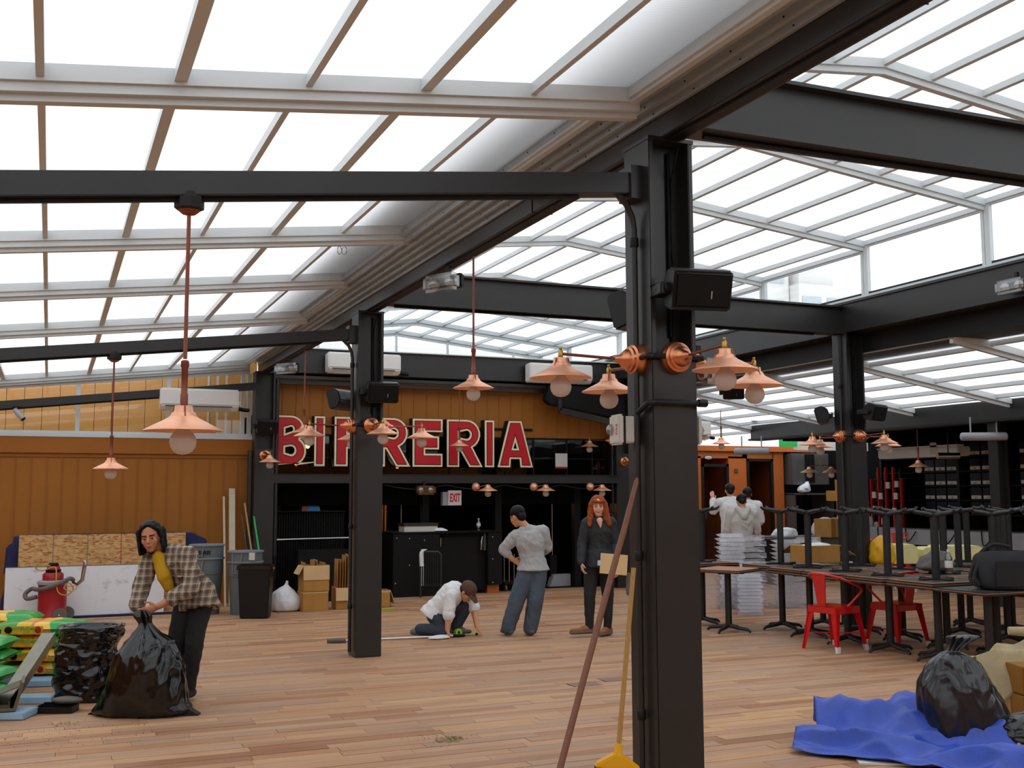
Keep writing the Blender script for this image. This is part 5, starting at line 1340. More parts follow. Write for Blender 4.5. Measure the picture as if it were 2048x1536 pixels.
# --- man in a grey shirt, back to the camera
M_LOC = (5.10, 11.65, 0)
J = dict(head=(-.095, .03, 1.36), neck=(.02, .0, 1.225), chest=(.055, .0, 1.06), pelvis=(.085, .02, .82), hem=(.085, .02, .745), shL=(-.115, .0, 1.135), shR=(.20, .02, 1.19), elL=(-.255, .03, .985), elR=(.255, .10, 1.0),
         wrL=(-.15, .02, .865), wrR=(.16, .25, .92), hipL=(.02, .02, .745), hipR=(.15, .02, .745), knL=(-.10, -.01, .42), knR=(.11, .0, .41), anL=(-.205, .02, .09), anR=(.05, .03, .085), toL=(-.27, .10, .045), toR=(.02, .14, .045))
st = dict(face=(-.72, .62, -.38), hup=(-.35, .25, .9), front=(-.1, 1, 0), skin='skin_c', top='grey_cloth', legs='jeans', shoes='grey_rubber', torso=(.165, .135, .132), depth=.70, arm=(.055, .047, .042, .029), leg=(.094, .084, .082, .04), flare=.036, ease=.012, hs=.98, fold=.014,
          haL=((.8, .1, -.45), (.2, 1, 0), (.2, .3, 1), .5), haR=((-.6, .6, 0), (0, 0, -1), (0, .5, .5), .5), sleeveL=.45, sleeveR=.6)
m_ = figure('man in a grey long sleeved shirt and loose jeans seen from behind, hand on hip', M_LOC, RC, J, st)
c = V(J['head']); face_parts(c, V(st['face']), V(st['hup']), .98, m_, False)
r_, f_, u_ = basis(st['face'], st['hup']); R_ = Matrix((r_, f_, u_)).transposed()
b = MB(); ell(b, c - f_ * .022 + u_ * .045, (.082, .096, .083), R_); ell(b, c - f_ * .06 - u_ * .01, (.066, .05, .07), R_)
skin('hair', b, X['hair_black'], m_, .007, 2, .004, 60)

# --- kneeling man in a white shirt and brown cap
K_LOC = (4.26, 12.0, 0)
J = dict(head=(.235, -.06, .505), neck=(.12, .0, .525), chest=(.05, .02, .475), pelvis=(-.12, .03, .275), hem=(-.17, .03, .205), shL=(.05, -.13, .46), shR=(.20, .12, .47), elL=(.03, -.17, .27), elR=(.305, .10, .32),
         wrL=(.02, -.20, .10), wrR=(.345, -.02, .115), hipL=(-.14, -.05, .24), hipR=(-.08, .11, .26), knL=(-.02, -.13, .075), knR=(.22, .12, .345), anL=(-.30, -.10, .09), anR=(.10, .10, .10), toL=(-.345, -.10, .05), toR=(.25, .06, .045))
st = dict(face=(.62, -.30, -.72), hup=(.6, -.25, .75), front=(.45, -.15, -.8), skin='skin_c', top='white_cloth', legs='jeans_dark', shoes='grey_rubber', torso=(.150, .145, .135), depth=.80, arm=(.052, .045, .045, .029), leg=(.082, .07, .062, .04), ease=.014, hs=.93, rolled=True, fold=.014,
          haL=((.15, -.05, -.9), (.6, 0, -.3), (.2, -1, 0), .35), haR=((.45, -.2, -.75), (-.6, 0, -.6), (-.2, -1, 0), .3), sleeveL=.06, sleeveR=.02)
k_ = figure('kneeling man in a white shirt and brown cap, bending down to tape the floor', K_LOC, RC, J, st)
c = V(J['head']); face_parts(c, V(st['face']), V(st['hup']), .93, k_, False)
r_, f_, u_ = basis(st['face'], st['hup']); R_ = Matrix((r_, f_, u_)).transposed()
b = MB(); ell(b, c - f_ * .012 + u_ * .045, (.088, .104, .085), R_); cap(b, c + f_ * .08 + u_ * .025 - r_ * .03, .045, c + f_ * .135 + u_ * .008 - r_ * .02, .04, 12, (u_, .22)); cap(b, c + f_ * .08 + u_ * .025 + r_ * .03, .045, c + f_ * .135 + u_ * .008 + r_ * .02, .04, 12, (u_, .22))
skin('cap', b, X['cap'], k_, .006, 2)
b = MB(); ell(b, c - f_ * .05 - u_ * .005, (.072, .055, .06), R_); skin('hair', b, X['hair_brown'], k_, .007, 1, .004, 60)

# --- man in a plaid shirt bending over the bag
P_LOC = (.98, 9.06, 0)
J = dict(head=(-.215, -.10, 1.295), neck=(-.12, .0, 1.195), chest=(-.045, .05, 1.06), pelvis=(.10, .13, .82), hem=(.125, .11, .71), shL=(-.235, .03, 1.15), shR=(.065, -.03, 1.145), elL=(-.285, -.05, .93), elR=(.125, -.14, .90),
         wrL=(-.285, -.17, .765), wrR=(-.085, -.27, .775), hipL=(.02, .12, .79), hipR=(.145, .10, .79), knL=(-.05, .10, .45), knR=(.105, .06, .46), anL=(-.08, .22, .09), anR=(.055, .12, .10), toL=(-.13, .06, .045), toR=(.035, -.05, .045))
st = dict(face=(.10, -.97, -.10), hup=(-.12, -.12, 1), front=(-.55, -.65, -.5), skin='skin_b', top='plaid', legs='black_cloth', shoes='black_cloth', torso=(.155, .145, .135), depth=.72, arm=(.052, .044, .044, .027), leg=(.082, .062, .05, .036), ease=.016, hs=1.0, fold=.016,
          haL=((.2, -.35, -.8), (.7, -.2, 0), (.5, -.8, .2), .5), haR=((-.85, -.25, -.35), (-.2, .8, -.5), (-.3, -.3, .9), .3), sleeveL=.95, sleeveR=.58, vox=.007)
p_ = figure('young man with chin length black hair in a plaid shirt, bending over a black bag', P_LOC, RC, J, st)
c = V(J['head']); face_parts(c, V(st['face']), V(st['hup']), 1.0, p_, False)
r_, f_, u_ = basis(st['face'], st['hup']); R_ = Matrix((r_, f_, u_)).transposed(); Q = lambda x, y, z: c + r_ * x + f_ * y + u_ * z
b = MB(); ell(b, Q(0, -.034, .045), (.084, .090, .084), R_)
for k in (-1, 1):
    cap(b, Q(.050 * k, .030, .092), .016, Q(.088 * k, .018, .0), .016); cap(b, Q(.088 * k, .018, .0), .016, Q(.092 * k, .012, -.125), .012); cap(b, Q(.09 * k, .03, -.03), .010, Q(.085 * k, .05, -.12), .007); cap(b, Q(.08 * k, -.03, .04), .035, Q(.085 * k, -.03, -.11), .030)
    cap(b, Q(.012 * k, .050, .100), .015, Q(.068 * k, .042, .060), .015)
cap(b, Q(0, -.085, .02), .07, Q(0, -.085, -.11), .06)
skin('hair', b, X['hair_black'], p_, .007, 2, .006, 30)
b = MB(); cap(b, (-.155, -.075, 1.14), .05, (-.105, -.08, .99), .055, 14); cap(b, (-.105, -.075, .98), .055, (-.07, -.06, .90), .04)
skin('tee_shirt', b, X['tee'], p_, .007, 2, .006)
b = MB()
for x0, x1 in (((-.075, -.08, 1.165), (-.05, -.115, 1.07)), ((-.17, -.06, 1.16), (-.20, -.075, 1.09))): b.bar(x0, x1, .05, .01, (.4, -1, 0))
b.build('collar', X['plaid'], p_, bevel=.004)
MB().bar((-.0, -.155, 1.0), (.055, -.145, .985), .012, .05, (0, -1, .2)).build('pocket_flap', X['plaid'], p_, bevel=.003)

# --- three people in white seen from behind among the tables
def back_person(label, loc, J, top, hair, front=(0, 1, 0), face=(0, 1, -.1), hood=False, skin_='skin_c'):
    st = dict(face=face, front=front, skin=skin_, top=top, legs='jeans_dark', shoes='black_cloth', torso=(.18, .15, .15), depth=.7, arm=(.055, .047, .042, .03), leg=(.09, .07, .06, .04), ease=.016, hs=1.0, vox=.012, fold=.014, sleeve=.95)
    t = figure(label, loc, RC, J, st)
    c = V(J['head']); r_, f_, u_ = basis(face); R_ = Matrix((r_, f_, u_)).transposed()
    b = MB(); ell(b, c - f_ * .02 + u_ * .04, (.085, .10, .085), R_); ell(b, c - f_ * .06 - u_ * .015, (.065, .045, .06), R_)
    skin('hair', b, X[hair], t, .01, 2)
    if hood:
        b = MB(); cap(b, V(J['neck']) + V((-.08, -.06, .02)), .05, V(J['neck']) + V((.0, -.12, -.10)), .06); cap(b, V(J['neck']) + V((.08, -.06, .02)), .05, V(J['neck']) + V((.0, -.12, -.10)), .06)
        skin('hood', b, X[top], t, .01, 3)
    return t
def stand(h, lean=0, arms=None):
    d = dict(head=(0 + lean, .04, h - .13), neck=(lean, .0, h - .27), chest=(lean * .8, 0, h - .45), pelvis=(0, 0, h * .52), hem=(0, 0, h * .43), shL=(-.18 + lean, 0, h - .33), shR=(.18 + lean, 0, h - .33), elL=(-.24 + lean, .05, h - .60), elR=(.24 + lean, .05, h - .60),
             wrL=(-.2, .25, h - .68), wrR=(.2, .25, h - .68), hipL=(-.09, 0, h * .49), hipR=(.09, 0, h * .49), knL=(-.1, 0, h * .27), knR=(.1, 0, h * .27), anL=(-.1, .02, .09), anR=(.1, .02, .09), toL=(-.1, .16, .045), toR=(.1, .16, .045))
    if arms: d.update(arms)
    return d
A1 = back_person('person in a white shirt with short dark hair standing at the back, one hand raised', (10.62, 15.6, 0), stand(1.80, 0, dict(elL=(-.28, .1, 1.32), wrL=(-.26, .2, 1.5))), 'white_cloth', 'hair_brown')
b = MB(); hand(b, (-.26, .2, 1.5), (-.1, .1, 1), (0, 1, 0), (1, 0, 0), 1.0, .1); skin('raised_hand', b, X['skin_a'], A1, .006, 2)
back_person('person in a white shirt behind the grey hooded one, right arm hanging down', (11.46, 16.25, 0), stand(1.74, -.03), 'white_cloth', 'hair_brown')
back_person('person in a pale grey hooded top in front of the two in white shirts', (10.20, 14.7, 0), stand(1.62, .02), 'hoodie', 'hair_black', (0, 1, -.1), (0, .9, -.5), True)

# ================================================================ TABLES stacked in pairs on the right
TW, TD, TH = .70, .61, .735
def table_parts(t, inverted, thin=False):
    """square pedestal table; inverted: standing on its top with the base up"""
    s = -1 if inverted else 1
    zf = (lambda z: z) if not inverted else (lambda z: TH - z)
    def bz(z0, z1): a, b2 = zf(z0), zf(z1); return min(a, b2), max(a, b2)
    a, b2 = bz(TH - .030, TH); MB().box(-TW / 2, TW / 2, -TD / 2, TD / 2, a, b2).build('tabletop', X['table_edge'], t, bevel=.004)
    a, b2 = bz(TH - .034, TH - .0295)
    MB().box(-TW / 2 + .02, TW / 2 - .02, -TD / 2 + .02, TD / 2 - .02, a, b2).build('underside_rim', X['table_top'], t)
    a, b2 = bz(TH - .037, TH - .030); MB().box(-TW / 2 + .075, TW / 2 - .075, -TD / 2 + .075, TD / 2 - .075, a, b2).build('underside_panel', X['table_edge'], t)
    a, b2 = bz(TH - .016, TH - .010); MB().box(-TW / 2 - .002, TW / 2 + .002, -TD / 2 - .002, TD / 2 + .002, a, b2).build('edge_band', X['table_top'], t)
    a, b2 = bz(.05, TH - .04); MB().tube([(0, 0, a), (0, 0, b2)], .038, 16).build('pedestal', X['table_iron'], t, smooth=40)
    m = MB()
    for ang in (0, pi / 2):
        for k in (-1, 1):
            d = V((cos(ang), sin(ang), 0)) * k
            m.tube([d * .02 + V((0, 0, zf(.075))), d * .12 + V((0, 0, zf(.055))), d * .24 + V((0, 0, zf(.04))), d * .275 + V((0, 0, zf(.014)))], [.026, .022, .018, .014], 8)
    m.build('foot_cross', X['table_iron'], t, smooth=True)
    m = MB()
    for ang in (0, pi / 2):
        d = V((cos(ang), sin(ang), 0)); m.bar(d * -.2 + V((0, 0, zf(TH - .045))), d * .2 + V((0, 0, zf(TH - .045))), .05, .022)
    m.build('mounting_spider', X['table_iron'], t)
low = thing('cafe_table', 'x', 'table', (0, 0, 0)); table_parts(low, False)
upt = thing('cafe_table', 'x', 'table', (0, 0, 0)); table_parts(upt, True)
ROWN = ['front', 'second', 'third', 'fourth']
ORD = ['nearest', 'second nearest', 'third nearest', 'fourth nearest', 'fifth nearest', 'farthest']
grid = []
for r, x in enumerate((8.0, 8.76, 9.62, 10.4)):
    for k, y in enumerate((7.66, 8.30, 8.93, 9.60, 10.25, 10.93)):
        if r == 2 and k in (4, 5): continue        # a column stands there
        if r == 3 and k in (0, 5): continue
        grid.append((r, k, x + (.16 if (r == 0 and k == 5) else 0) + .02 * sin(k * 2.1), y))
firstl = firstu = True
for r, k, x, y in grid:
    la = 'upright black pedestal table, %s in the %s stacked row' % (ORD[k], ROWN[r])
    lb = 'upturned black table, base up, %s in the %s stacked row' % (ORD[k], ROWN[r])
    if firstl: low.location = (x, y, 0); low['label'] = la; low['group'] = 'cafe tables standing on the floor'; firstl = False
    else: dup(low, (x, y, 0), None, la, 'cafe tables standing on the floor')
    if r == 0 and k == 0 or (r == 1 and k == 5): continue
    rz = (0.0, .35, .1, .5, .2, .1)[k] + r * .15
    if firstu: upt.location = (x, y, TH); upt.rotation_euler = (0, 0, 0); upt['label'] = lb; upt['group'] = 'upturned cafe tables on top'; firstu = False
    else: dup(upt, (x, y, TH + .001), 0, lb, 'upturned cafe tables on top')
dup(low, (7.41, 10.98, 0), radians(31), 'single black edged pedestal table with a tan top set askew left of the stacked rows', 'cafe tables standing on the floor')
t = bpy.data.objects['cafe_table.%03d' % (len([o for o in bpy.data.objects if o.name.startswith('cafe_table')]) - 1)]
MB().box(-TW / 2 + .02, TW / 2 - .02, -TD / 2 + .02, TD / 2 - .02, TH, TH + .004).build('tan_surface', X['table_top'], t)
dup(low, (7.55, 11.75, 0), radians(10), 'black pedestal table behind the askew single table', 'cafe tables standing on the floor')
dup(upt, (7.55, 11.75, TH + .001), 0, 'upturned black pedestal table behind the askew single table', 'upturned cafe tables on top')

# ================================================================ RED METAL ARMCHAIRS
def red_chair(label, loc, rz):
    t = thing('metal_armchair', label, 'chair', loc, rz)
    sh = .45
    MB().prism([(-.18, -.18), (.18, -.18), (.19, .17), (.15, .19), (-.15, .19), (-.19, .17)], sh - .012, sh, 'z').build('seat', X['red'], t, bevel=.004)
    MB().box(-.185, .185, -.19, -.17, sh - .07, sh).box(-.185, .185, .17, .19, sh - .07, sh).box(-.195, -.175, -.18, .18, sh - .07, sh).box(.175, .195, -.18, .18, sh - .07, sh).build('apron', X['red'], t, bevel=.004)
    for sx in (-1, 1):
        for sy in (-1, 1):
            p, q = V((sx * .175, sy * .172, sh - .03)), V((sx * .225, sy * .225, .0))
            d = (q - p)
            l = MB(); l.add([p + V((-.075 * sx, 0, 0)), p + V((.012 * sx, 0, 0)), p + V((.012 * sx, .012 * sy, 0)), p + V((0, .012 * sy, 0)), p + V((-.0 * sx, -.075 * sy, 0)),
                             q + V((-.026 * sx, 0, .0)), q + V((.012 * sx, 0, 0)), q + V((.012 * sx, .012 * sy, 0)), q + V((0, .012 * sy, 0)), q + V((0, -.026 * sy, 0))],
                            [(0, 1, 6, 5), (1, 2, 7, 6), (2, 3, 8, 7), (3, 4, 9, 8), (4, 0, 5, 9), (0, 4, 3, 2, 1), (5, 6, 7, 8, 9)])
            lo = l.build('leg', X['red'], t, bevel=.003)
            if not (sx == 1 and sy == 1):
                m = p + d * .86
                MB().add([m + V((-.036 * sx, -.006 * sy, 0)), m + V((.016 * sx, -.036 * sy, 0)), m + V((.018 * sx, .018 * sy, 0)), m + V((-.012 * sx, .018 * sy, 0)), q + V((-.030 * sx, -.006 * sy, 0)), q + V((.016 * sx, -.030 * sy, 0)), q + V((.016 * sx, .016 * sy, 0)), q + V((-.01 * sx, .016 * sy, 0))],
                         [(0, 1, 5, 4), (1, 2, 6, 5), (2, 3, 7, 6), (3, 0, 4, 7), (0, 3, 2, 1), (4, 5, 6, 7)]).build('white_foot', X['white'], lo)
    for a in (0, 1):
        p = V((-.2, -.2, .17)) if a == 0 else V((-.2, .2, .17)); q = V((.2, .2, .17)) if a == 0 else V((.2, -.2, .17))
        MB().tube([p, q], .006, 6).build('cross_brace', X['red'], t, smooth=True)
    # sweeping arm and back rail, splat in the middle of the back (+y)
    pts = [(-.17, -.02, sh), (-.235, -.13, sh + .13), (-.245, -.15, sh + .18), (-.245, -.08, sh + .215), (-.23, .06, sh + .27), (-.17, .17, sh + .315), (-.06, .215, sh + .335), (.06, .215, sh + .335), (.17, .17, sh + .315), (.23, .06, sh + .27), (.245, -.08, sh + .215), (.245, -.15, sh + .18), (.235, -.13, sh + .13), (.17, -.02, sh)]
    MB().tube(lerp_rings(pts, 70), .0125, 10).build('arm_rail', X['red'], t, smooth=True)
    MB().add([(-.085, .215, sh + .33), (.085, .215, sh + .33), (.05, .175, sh), (-.05, .175, sh), (-.085, .222, sh + .33), (.085, .222, sh + .33), (.05, .183, sh), (-.05, .183, sh)], [(0, 1, 2, 3), (7, 6, 5, 4), (0, 4, 5, 1), (1, 5, 6, 2), (2, 6, 7, 3), (3, 7, 4, 0)]).build('back_splat', X['red'], t)
    return t
red_chair('bright red metal armchair standing before the front row of stacked tables', (7.60, 9.33, 0), radians(100))
red_chair('red metal armchair tucked under the stacked tables, mostly hidden', (8.38, 9.27, 0.0), radians(185))
red_chair('red metal armchair lying behind the tables with yellow bags on it', (10.5, 11.7, .30), radians(170))

# ---------------------------------------------------------------- things on the tables
open_box('round sided open cardboard box with a white liner on the stacked tables', (8.38, 10.59, TH + .072), .46, .34, .20, -.1, [('left', .26, 165), ('back', .26, 25), ('right', .24, 30)])
ln = soft('white_liner', X['bagfilm_white'], [(0, .2, .14, 0, 0), (.06, .21, .15, 0, 0), (.10, .14, .1, .03, 0), (.115, .03, .03, .05, 0)], n=40, mm=16, wr=.02, scale=10, seed=2)
ln.location = (8.38, 10.59, TH + .185); ln.rotation_euler = (0, 0, -.1); tag(ln, 'white plastic liner bulging out of the cardboard box on the tables', 'liner')
bg = thing('messenger_bag', 'black messenger bag lying on the tables at the right picture edge', 'bag', (8.18, 7.52, TH + .002), RC - .05)
sb = soft('bag_body', X['black_cloth'], [(0, .26, .14, .0, 0), (.03, .31, .17, .0, 0), (.16, .30, .15, -.03, .02), (.28, .27, .10, -.05, .04), (.335, .2, .05, -.05, .05), (.34, .02, .02, -.05, .05)], n=56, mm=30, wr=.02, scale=6, seed=5, sq=4, parent=bg)
MB().box(-.22, .22, -.175, -.16, .03, .26).build('flap', X['black_cloth'], bg, bevel=.006)
MB().tube(lerp_rings([(-.30, .0, .24), (-.36, -.03, .12), (-.33, -.06, .03), (-.38, .02, .10), (-.28, .06, .30), (-.15, .06, .40), (.0, .06, .38)], 30), .018, 8).build('strap', X['black_cloth'], bg, smooth=True)
MB().box(.1, .14, -.18, -.172, .2, .23).build('buckle', X['chrome'], bg)
wbtl = thing('water_bottle', 'clear water bottle with a white label lying among the table bases by the black bag', 'bottle', (8.50, 8.62, TH + .065))
MB().lathe([(0, 0), (.036, 0), (.038, .01), (.038, .08), (.034, .10), (.038, .12), (.036, .15), (.022, .19), (.014, .20), (.014, .22), (0, .22)], 20).build('bottle_body', X['bottle'], wbtl, smooth=50)
MB().lathe([(.0385, .055), (.0395, .06), (.0395, .12), (.0385, .125)], 20).build('label', X['white'], wbtl, smooth=50)
MB().lathe([(0, .215), (.016, .215), (.016, .24), (0, .24)], 14).build('cap', X['white'], wbtl, smooth=40)
gc = soft('grey_jacket', X['grey_rubber'], [(0, .12, .1, 0, 0), (.04, .2, .14, 0, 0), (.14, .16, .12, .03, 0), (.2, .08, .08, .06, 0), (.21, .02, .02, .06, 0)], n=40, mm=24, wr=.05, scale=9, seed=6)
gc.location = (8.62, 8.95, TH + .065); tag(gc, 'crumpled grey jacket lying behind the bottle on the tables', 'jacket')
for i, (x, y, w, h, lab) in enumerate(((9.9, 10.9, .42, .24, 'pale yellow carton behind the upturned tables, with a folded corner'), (10.35, 10.75, .36, .20, 'pale yellow carton in the middle of three behind the upturned tables'), (10.9, 10.95, .62, .20, 'long pale yellow carton, rightmost of three behind the upturned tables'))):
    t = thing('pale_carton', lab, 'box', (x, y, TH), RC, 'pale yellow cartons behind the tables')
    MB().box(-w / 2, w / 2, -.15, .15, 0, h * .85).build('carton', X['cream_box'], t, bevel=.004)
    MB().prism([(-w / 2, h * .85), (w / 2, h * .85), (w / 2 - .06, h), (-w / 2 + .04, h)], -.15, .15).build('folded_lid', X['cream_box'], t)
yb = soft('yellow_bag', X['yellow'], [(0, .1, .1, 0, 0), (.05, .16, .13, 0, 0), (.2, .15, .12, 0, 0), (.3, .1, .08, -.02, 0), (.36, .02, .02, 0, 0)], n=44, mm=26, wr=.05, scale=9, seed=11)
yb.location = (9.5, 10.72, TH); tag(yb, 'crumpled orange yellow plastic bag behind the upturned tables', 'plastic bag')
for x, y, lab in ((9.25, 9.55, 'small white paper on the tables behind the upturned bases'), (8.85, 10.6, 'small white card on the tables near the cardboard box')):
    tag(MB().box(-.06, .06, -.04, .04, 0, .03).build('paper_block', X['white'], None, loc=(x, y, TH + .036)), lab, 'paper')

# ================================================================ CLEAR STACKED PLASTIC behind the tables
def acrylic(label, x, y, w, h, d, n, rz):
    t = thing('clear_chair_stack', label, 'clear plastic stack', (x, y, 0), rz)
    for i in range(n):
        z = h * (i + .5) / n
        k = 1 - .12 * (i % 2)
        MB().add([(-w / 2 * k, -d / 2, z - .03), (w / 2 * k, -d / 2, z - .03), (w / 2 * k, -d / 2 + .02, z + h / n * .5), (-w / 2 * k, -d / 2 + .02, z + h / n * .5), (-w / 2 * k, d / 2, z + .0), (w / 2 * k, d / 2, z)], [(0, 1, 2, 3), (0, 1, 5, 4), (3, 2, 5, 4)]).build('clear_shell', X['acrylic'], t)
    return t
acrylic('clear ribbed plastic stack left, under the backs of the people in white', 8.95, 13.2, .36, 1.06, .4, 18, RC)
acrylic('clear plastic stack in the middle behind the askew table', 9.42, 13.4, .40, 1.02, .4, 12, RC + .1)
acrylic('clear plastic stack right of the middle one behind the tables', 9.88, 13.15, .38, .96, .4, 16, RC)
acrylic('clear plastic stack beside the right hand column foot', 10.34, 13.25, .34, .98, .4, 9, RC - .1)
acrylic('low clear plastic stack in front of the others under the tables', 8.75, 12.5, .34, .55, .35, 12, RC)
pw = thing('plastic_wrap_sheet', 'sheet of clear wrap hanging in front of the stacked clear plastic', 'plastic wrap', (9.3, 12.95, 0), RC)
n = 60; vs = []; fs = []
for i in range(n + 1):
    for k in range(13):
        u, v = i / n, k / 12
        vs.append((-.85 + 1.7 * u, .03 * sin(u * 40) * (1 - v * .6) + .04 * noise.noise(V((u * 6, v * 3, 1))), .02 + .64 * v))
for i in range(n):
    for k in range(12): a = i * 13 + k; fs.append((a, a + 13, a + 14, a + 1))
MB().add(vs, fs).build('wrap_film', X['acrylic'], pw, smooth=60)

# ================================================================ ORANGE CABIN, HOOD, CARTONS at the back right
oc = thing('orange_cabin', 'orange clad cabin with two dark doorways behind the people in white', 'cabin', (0, 19.5, 0))
MB().box(12.3, 13.74 - .02, 0, 1.6, 2.36, 2.50).box(12.3, 12.56, 0, 1.6, 0, 2.4).box(13.24, 13.70, 0, 1.6, 0, 2.4).box(14.38, 14.66, 0, 1.6, 0, 2.50).box(13.6, 14.4, 0, 1.6, 2.36, 2.50).build('front_wall', X['orange'], oc)
MB().box(12.3, 14.68, -.015, .02, 2.49, 2.51).build('trim_strip', X['orange'], oc)
MB().box(12.3, 15.6, -.1, 1.6, 2.51, 2.62).build('fascia', X['orange'], oc)
for x0, x1, zt in ((12.56, 13.24, 2.24), (13.70, 14.38, 2.36)):
    d = MB().box(x0, x0 + .06, -.02, .04, 0, zt).box(x1 - .06, x1, -.02, .04, 0, zt).box(x0, x1, -.02, .04, zt - .06, zt).build('door_frame', X['steel_dark'], oc)
    MB().add([(x0 + .06, .02, 0), (x1 - .06, .02, 0), (x1 - .06, .02, zt - .06), (x0 + .06, .02, zt - .06)], [(0, 1, 2, 3)]).build('door_glass', X['dark_glass'], d)
MB().box(12.4, 14.6, 1.4, 1.5, 0, 2.4).build('cabin_rear', X['void'], oc)
ovl = MB().ball((12.73, -.02, 2.37), (.095, .02, .04), 24, 10).build('oval_badge', X['white'], oc, smooth=60)
MB().ball((12.73, -.032, 2.37), (.07, .012, .012), 20, 8).build('badge_band', X['window_far'], ovl, smooth=60)
MB().ball((12.73, -.015, 2.37), (.105, .02, .047), 24, 10).build('badge_rim', X['black'], ovl, smooth=60)
MB().box(13.39, 13.47, -.03, .0, 2.06, 2.14).build('switch_plate', X['stainless'], oc)
hd = thing('steel_hood', 'stainless steel hood with a dark opening right of the orange cabin', 'hood', (15.2, 19.3, 0))
MB().box(-.48, .52, 0, .8, 1.80, 2.48).build('hood_shell', X['stainless'], hd, bevel=.01)
MB().box(-.12, .12, -.02, .01, 1.85, 2.46).build('dark_opening', X['black'], hd)
MB().box(-.5, .55, -.15, .6, 1.58, 1.62).build('steel_shelf', X['stainless'], hd)
for x in (-.48, .52): MB().box(x - .02, x + .02, -.1, .6, 0, 1.6).build('shelf_leg', X['stainless'], hd)
wbag = soft('plastic_bag', X['bagfilm_white'], [(0, .1, .09, 0, 0), (.05, .15, .12, 0, 0), (.14, .12, .1, .03, 0), (.2, .05, .05, .08, 0), (.24, .03, .03, .1, 0)], n=36, mm=20, wr=.03, scale=9, seed=13)
wbag.location = (14.95, 19.2, 1.63); tag(wbag, 'white and blue plastic bag on the steel shelf below the hood', 'plastic bag')
MB().ball((.0, -.06, .07), (.07, .07, .05), 14, 8).build('blue_print', X['blue'], wbag, smooth=60)
for i, (x, y, z, w, h, lab) in enumerate(((15.95, 18.9, 1.45, .50, .46, 'brown carton with a white label, top right of the carton pile by the hood'), (15.55, 18.8, 1.45, .34, .22, 'brown carton on the pile left of the labelled one'), (16.0, 18.9, .95, .6, .5, 'brown carton under the labelled one by the hood'), (14.1, 17.3, .80, .26, .22, 'small brown carton on the rear counter, left one'), (14.4, 17.3, .80, .24, .34, 'small brown carton on the rear counter, taller one'), (13.45, 16.6, .80, .30, .34, 'brown carton behind the white packing foam'), (14.0, 17.2, .80, .5, .22, 'open orange brown carton with a yellow thing on the rear counter'))):
    t = thing('brown_carton', lab, 'cardboard box', (x, y, z), .1 * (i % 3), 'cartons at the back right')
    MB().box(-w / 2, w / 2, -.2, .2, 0, h).build('carton', X['card_dark'], t, bevel=.003)
    MB().box(-.025, .025, -.203, -.2, 0, h).build('tape_strip', X['card'], t)
    if i in (0, 3): MB().box(-.12, -.02, -.205, -.2, h * .5, h * .8).build('paper_label', X['label_white'], t)
rc = thing('rear_counter', 'stainless rear counter carrying small cartons and white packing foam', 'counter', (13.6, 17.3, 0), RC * .4)
MB().box(-1.4, .9, -.35, .35, .76, .80).build('counter_top', X['stainless'], rc); MB().box(-1.35, .85, -.3, .33, 0, .76).build('counter_body', X['grey_slab'], rc)
for i, (x, y, w, h, lab) in enumerate(((13.6, 16.9, .5, .36, 'white packing foam heap on the rear counter, left'), (14.35, 16.7, .5, .40, 'white packing foam heap on the rear counter, right'), (12.3, 16.4, .5, .2, 'folded white cloth heap in front of the cabin'))):
    o = soft('packing_heap', X['bagfilm_white'], [(0, w * .4, .16, 0, 0), (h * .3, w * .5, .2, 0, 0), (h * .8, w * .4, .15, .03, 0), (h, w * .1, .05, .04, 0)], n=36, mm=18, wr=.05, scale=7, seed=20 + i)
    o.location = (x, y, .80); tag(o, lab, 'packing material')
MB().box(11.9, 12.7, 16.1, 16.7, 0, .80).build('side_table', X['steel_dark']); tag(bpy.data.objects['side_table'], 'dark side table carrying the folded white cloth near the cabin', 'table')
yl = tag(MB().ball((14.1, 17.0, 1.1), (.1, .06, .12), 16, 10).build('yellow_sponge_bag', X['yellow'], smooth=60), 'small yellow bundle standing in the open carton on the rear counter', 'bundle')
gs = tag(MB().box(13.9, 14.35, 18.6, 18.62, 2.58, 2.86).build('green_banner', X['green_sheet']), 'bright green sheet hanging behind the low beam over the cabin', 'sheet')
wp = tag(MB().box(14.35, 16.3, 18.7, 18.72, 2.52, 2.80).build('pale_sheet', X['offwhite']), 'long pale panel right of the green sheet over the hood', 'panel')
for x, y, z, lab in ((12.0, 16.9, 2.40, 'grey tube heater hanging by wires before the orange cabin'), (12.35, 11.75, 2.42, 'grey tube heater hanging under the soffit over the bar')):
    t = thing('tube_heater', lab, 'heater', (x, y, z), radians(-30))
    MB().tube([(-.3, 0, 0), (.3, 0, 0)], .06, 14).build('heater_body', X['grey_slab'], t, smooth=40)
    for s_ in (-.3, .3): MB().ball((s_, 0, 0), (.03, .058, .058), 12, 8).build('end_cap', X['grey_slab'], t, smooth=60)
    for s_ in (-.18, .18): MB().tube([(s_, 0, .05), (s_, 0, .28)], .012, 6).build('hanger', X['grey_slab'], t)
cw = thing('cooler_cabinet', 'long white cooler casing under the soffit behind the copper lamps', 'cooler', (14.0, 14.7, 2.33), 0)
MB().box(-.15, .15, -.95, .95, -.10, .06).build('casing', X['white'], cw, bevel=.02)
MB().box(-.16, .0, -.95, .95, .06, .09).build('top_rail', X['white'], cw)
MB().box(-.16, -.15, -.5, -.35, -.06, .14).build('end_bracket', X['offwhite'], cw)
kg = thing('chrome_canister', 'shiny chrome canister hanging under the soffit beside a copper pendant', 'canister', (13.6, 13.7, 2.22), RC)
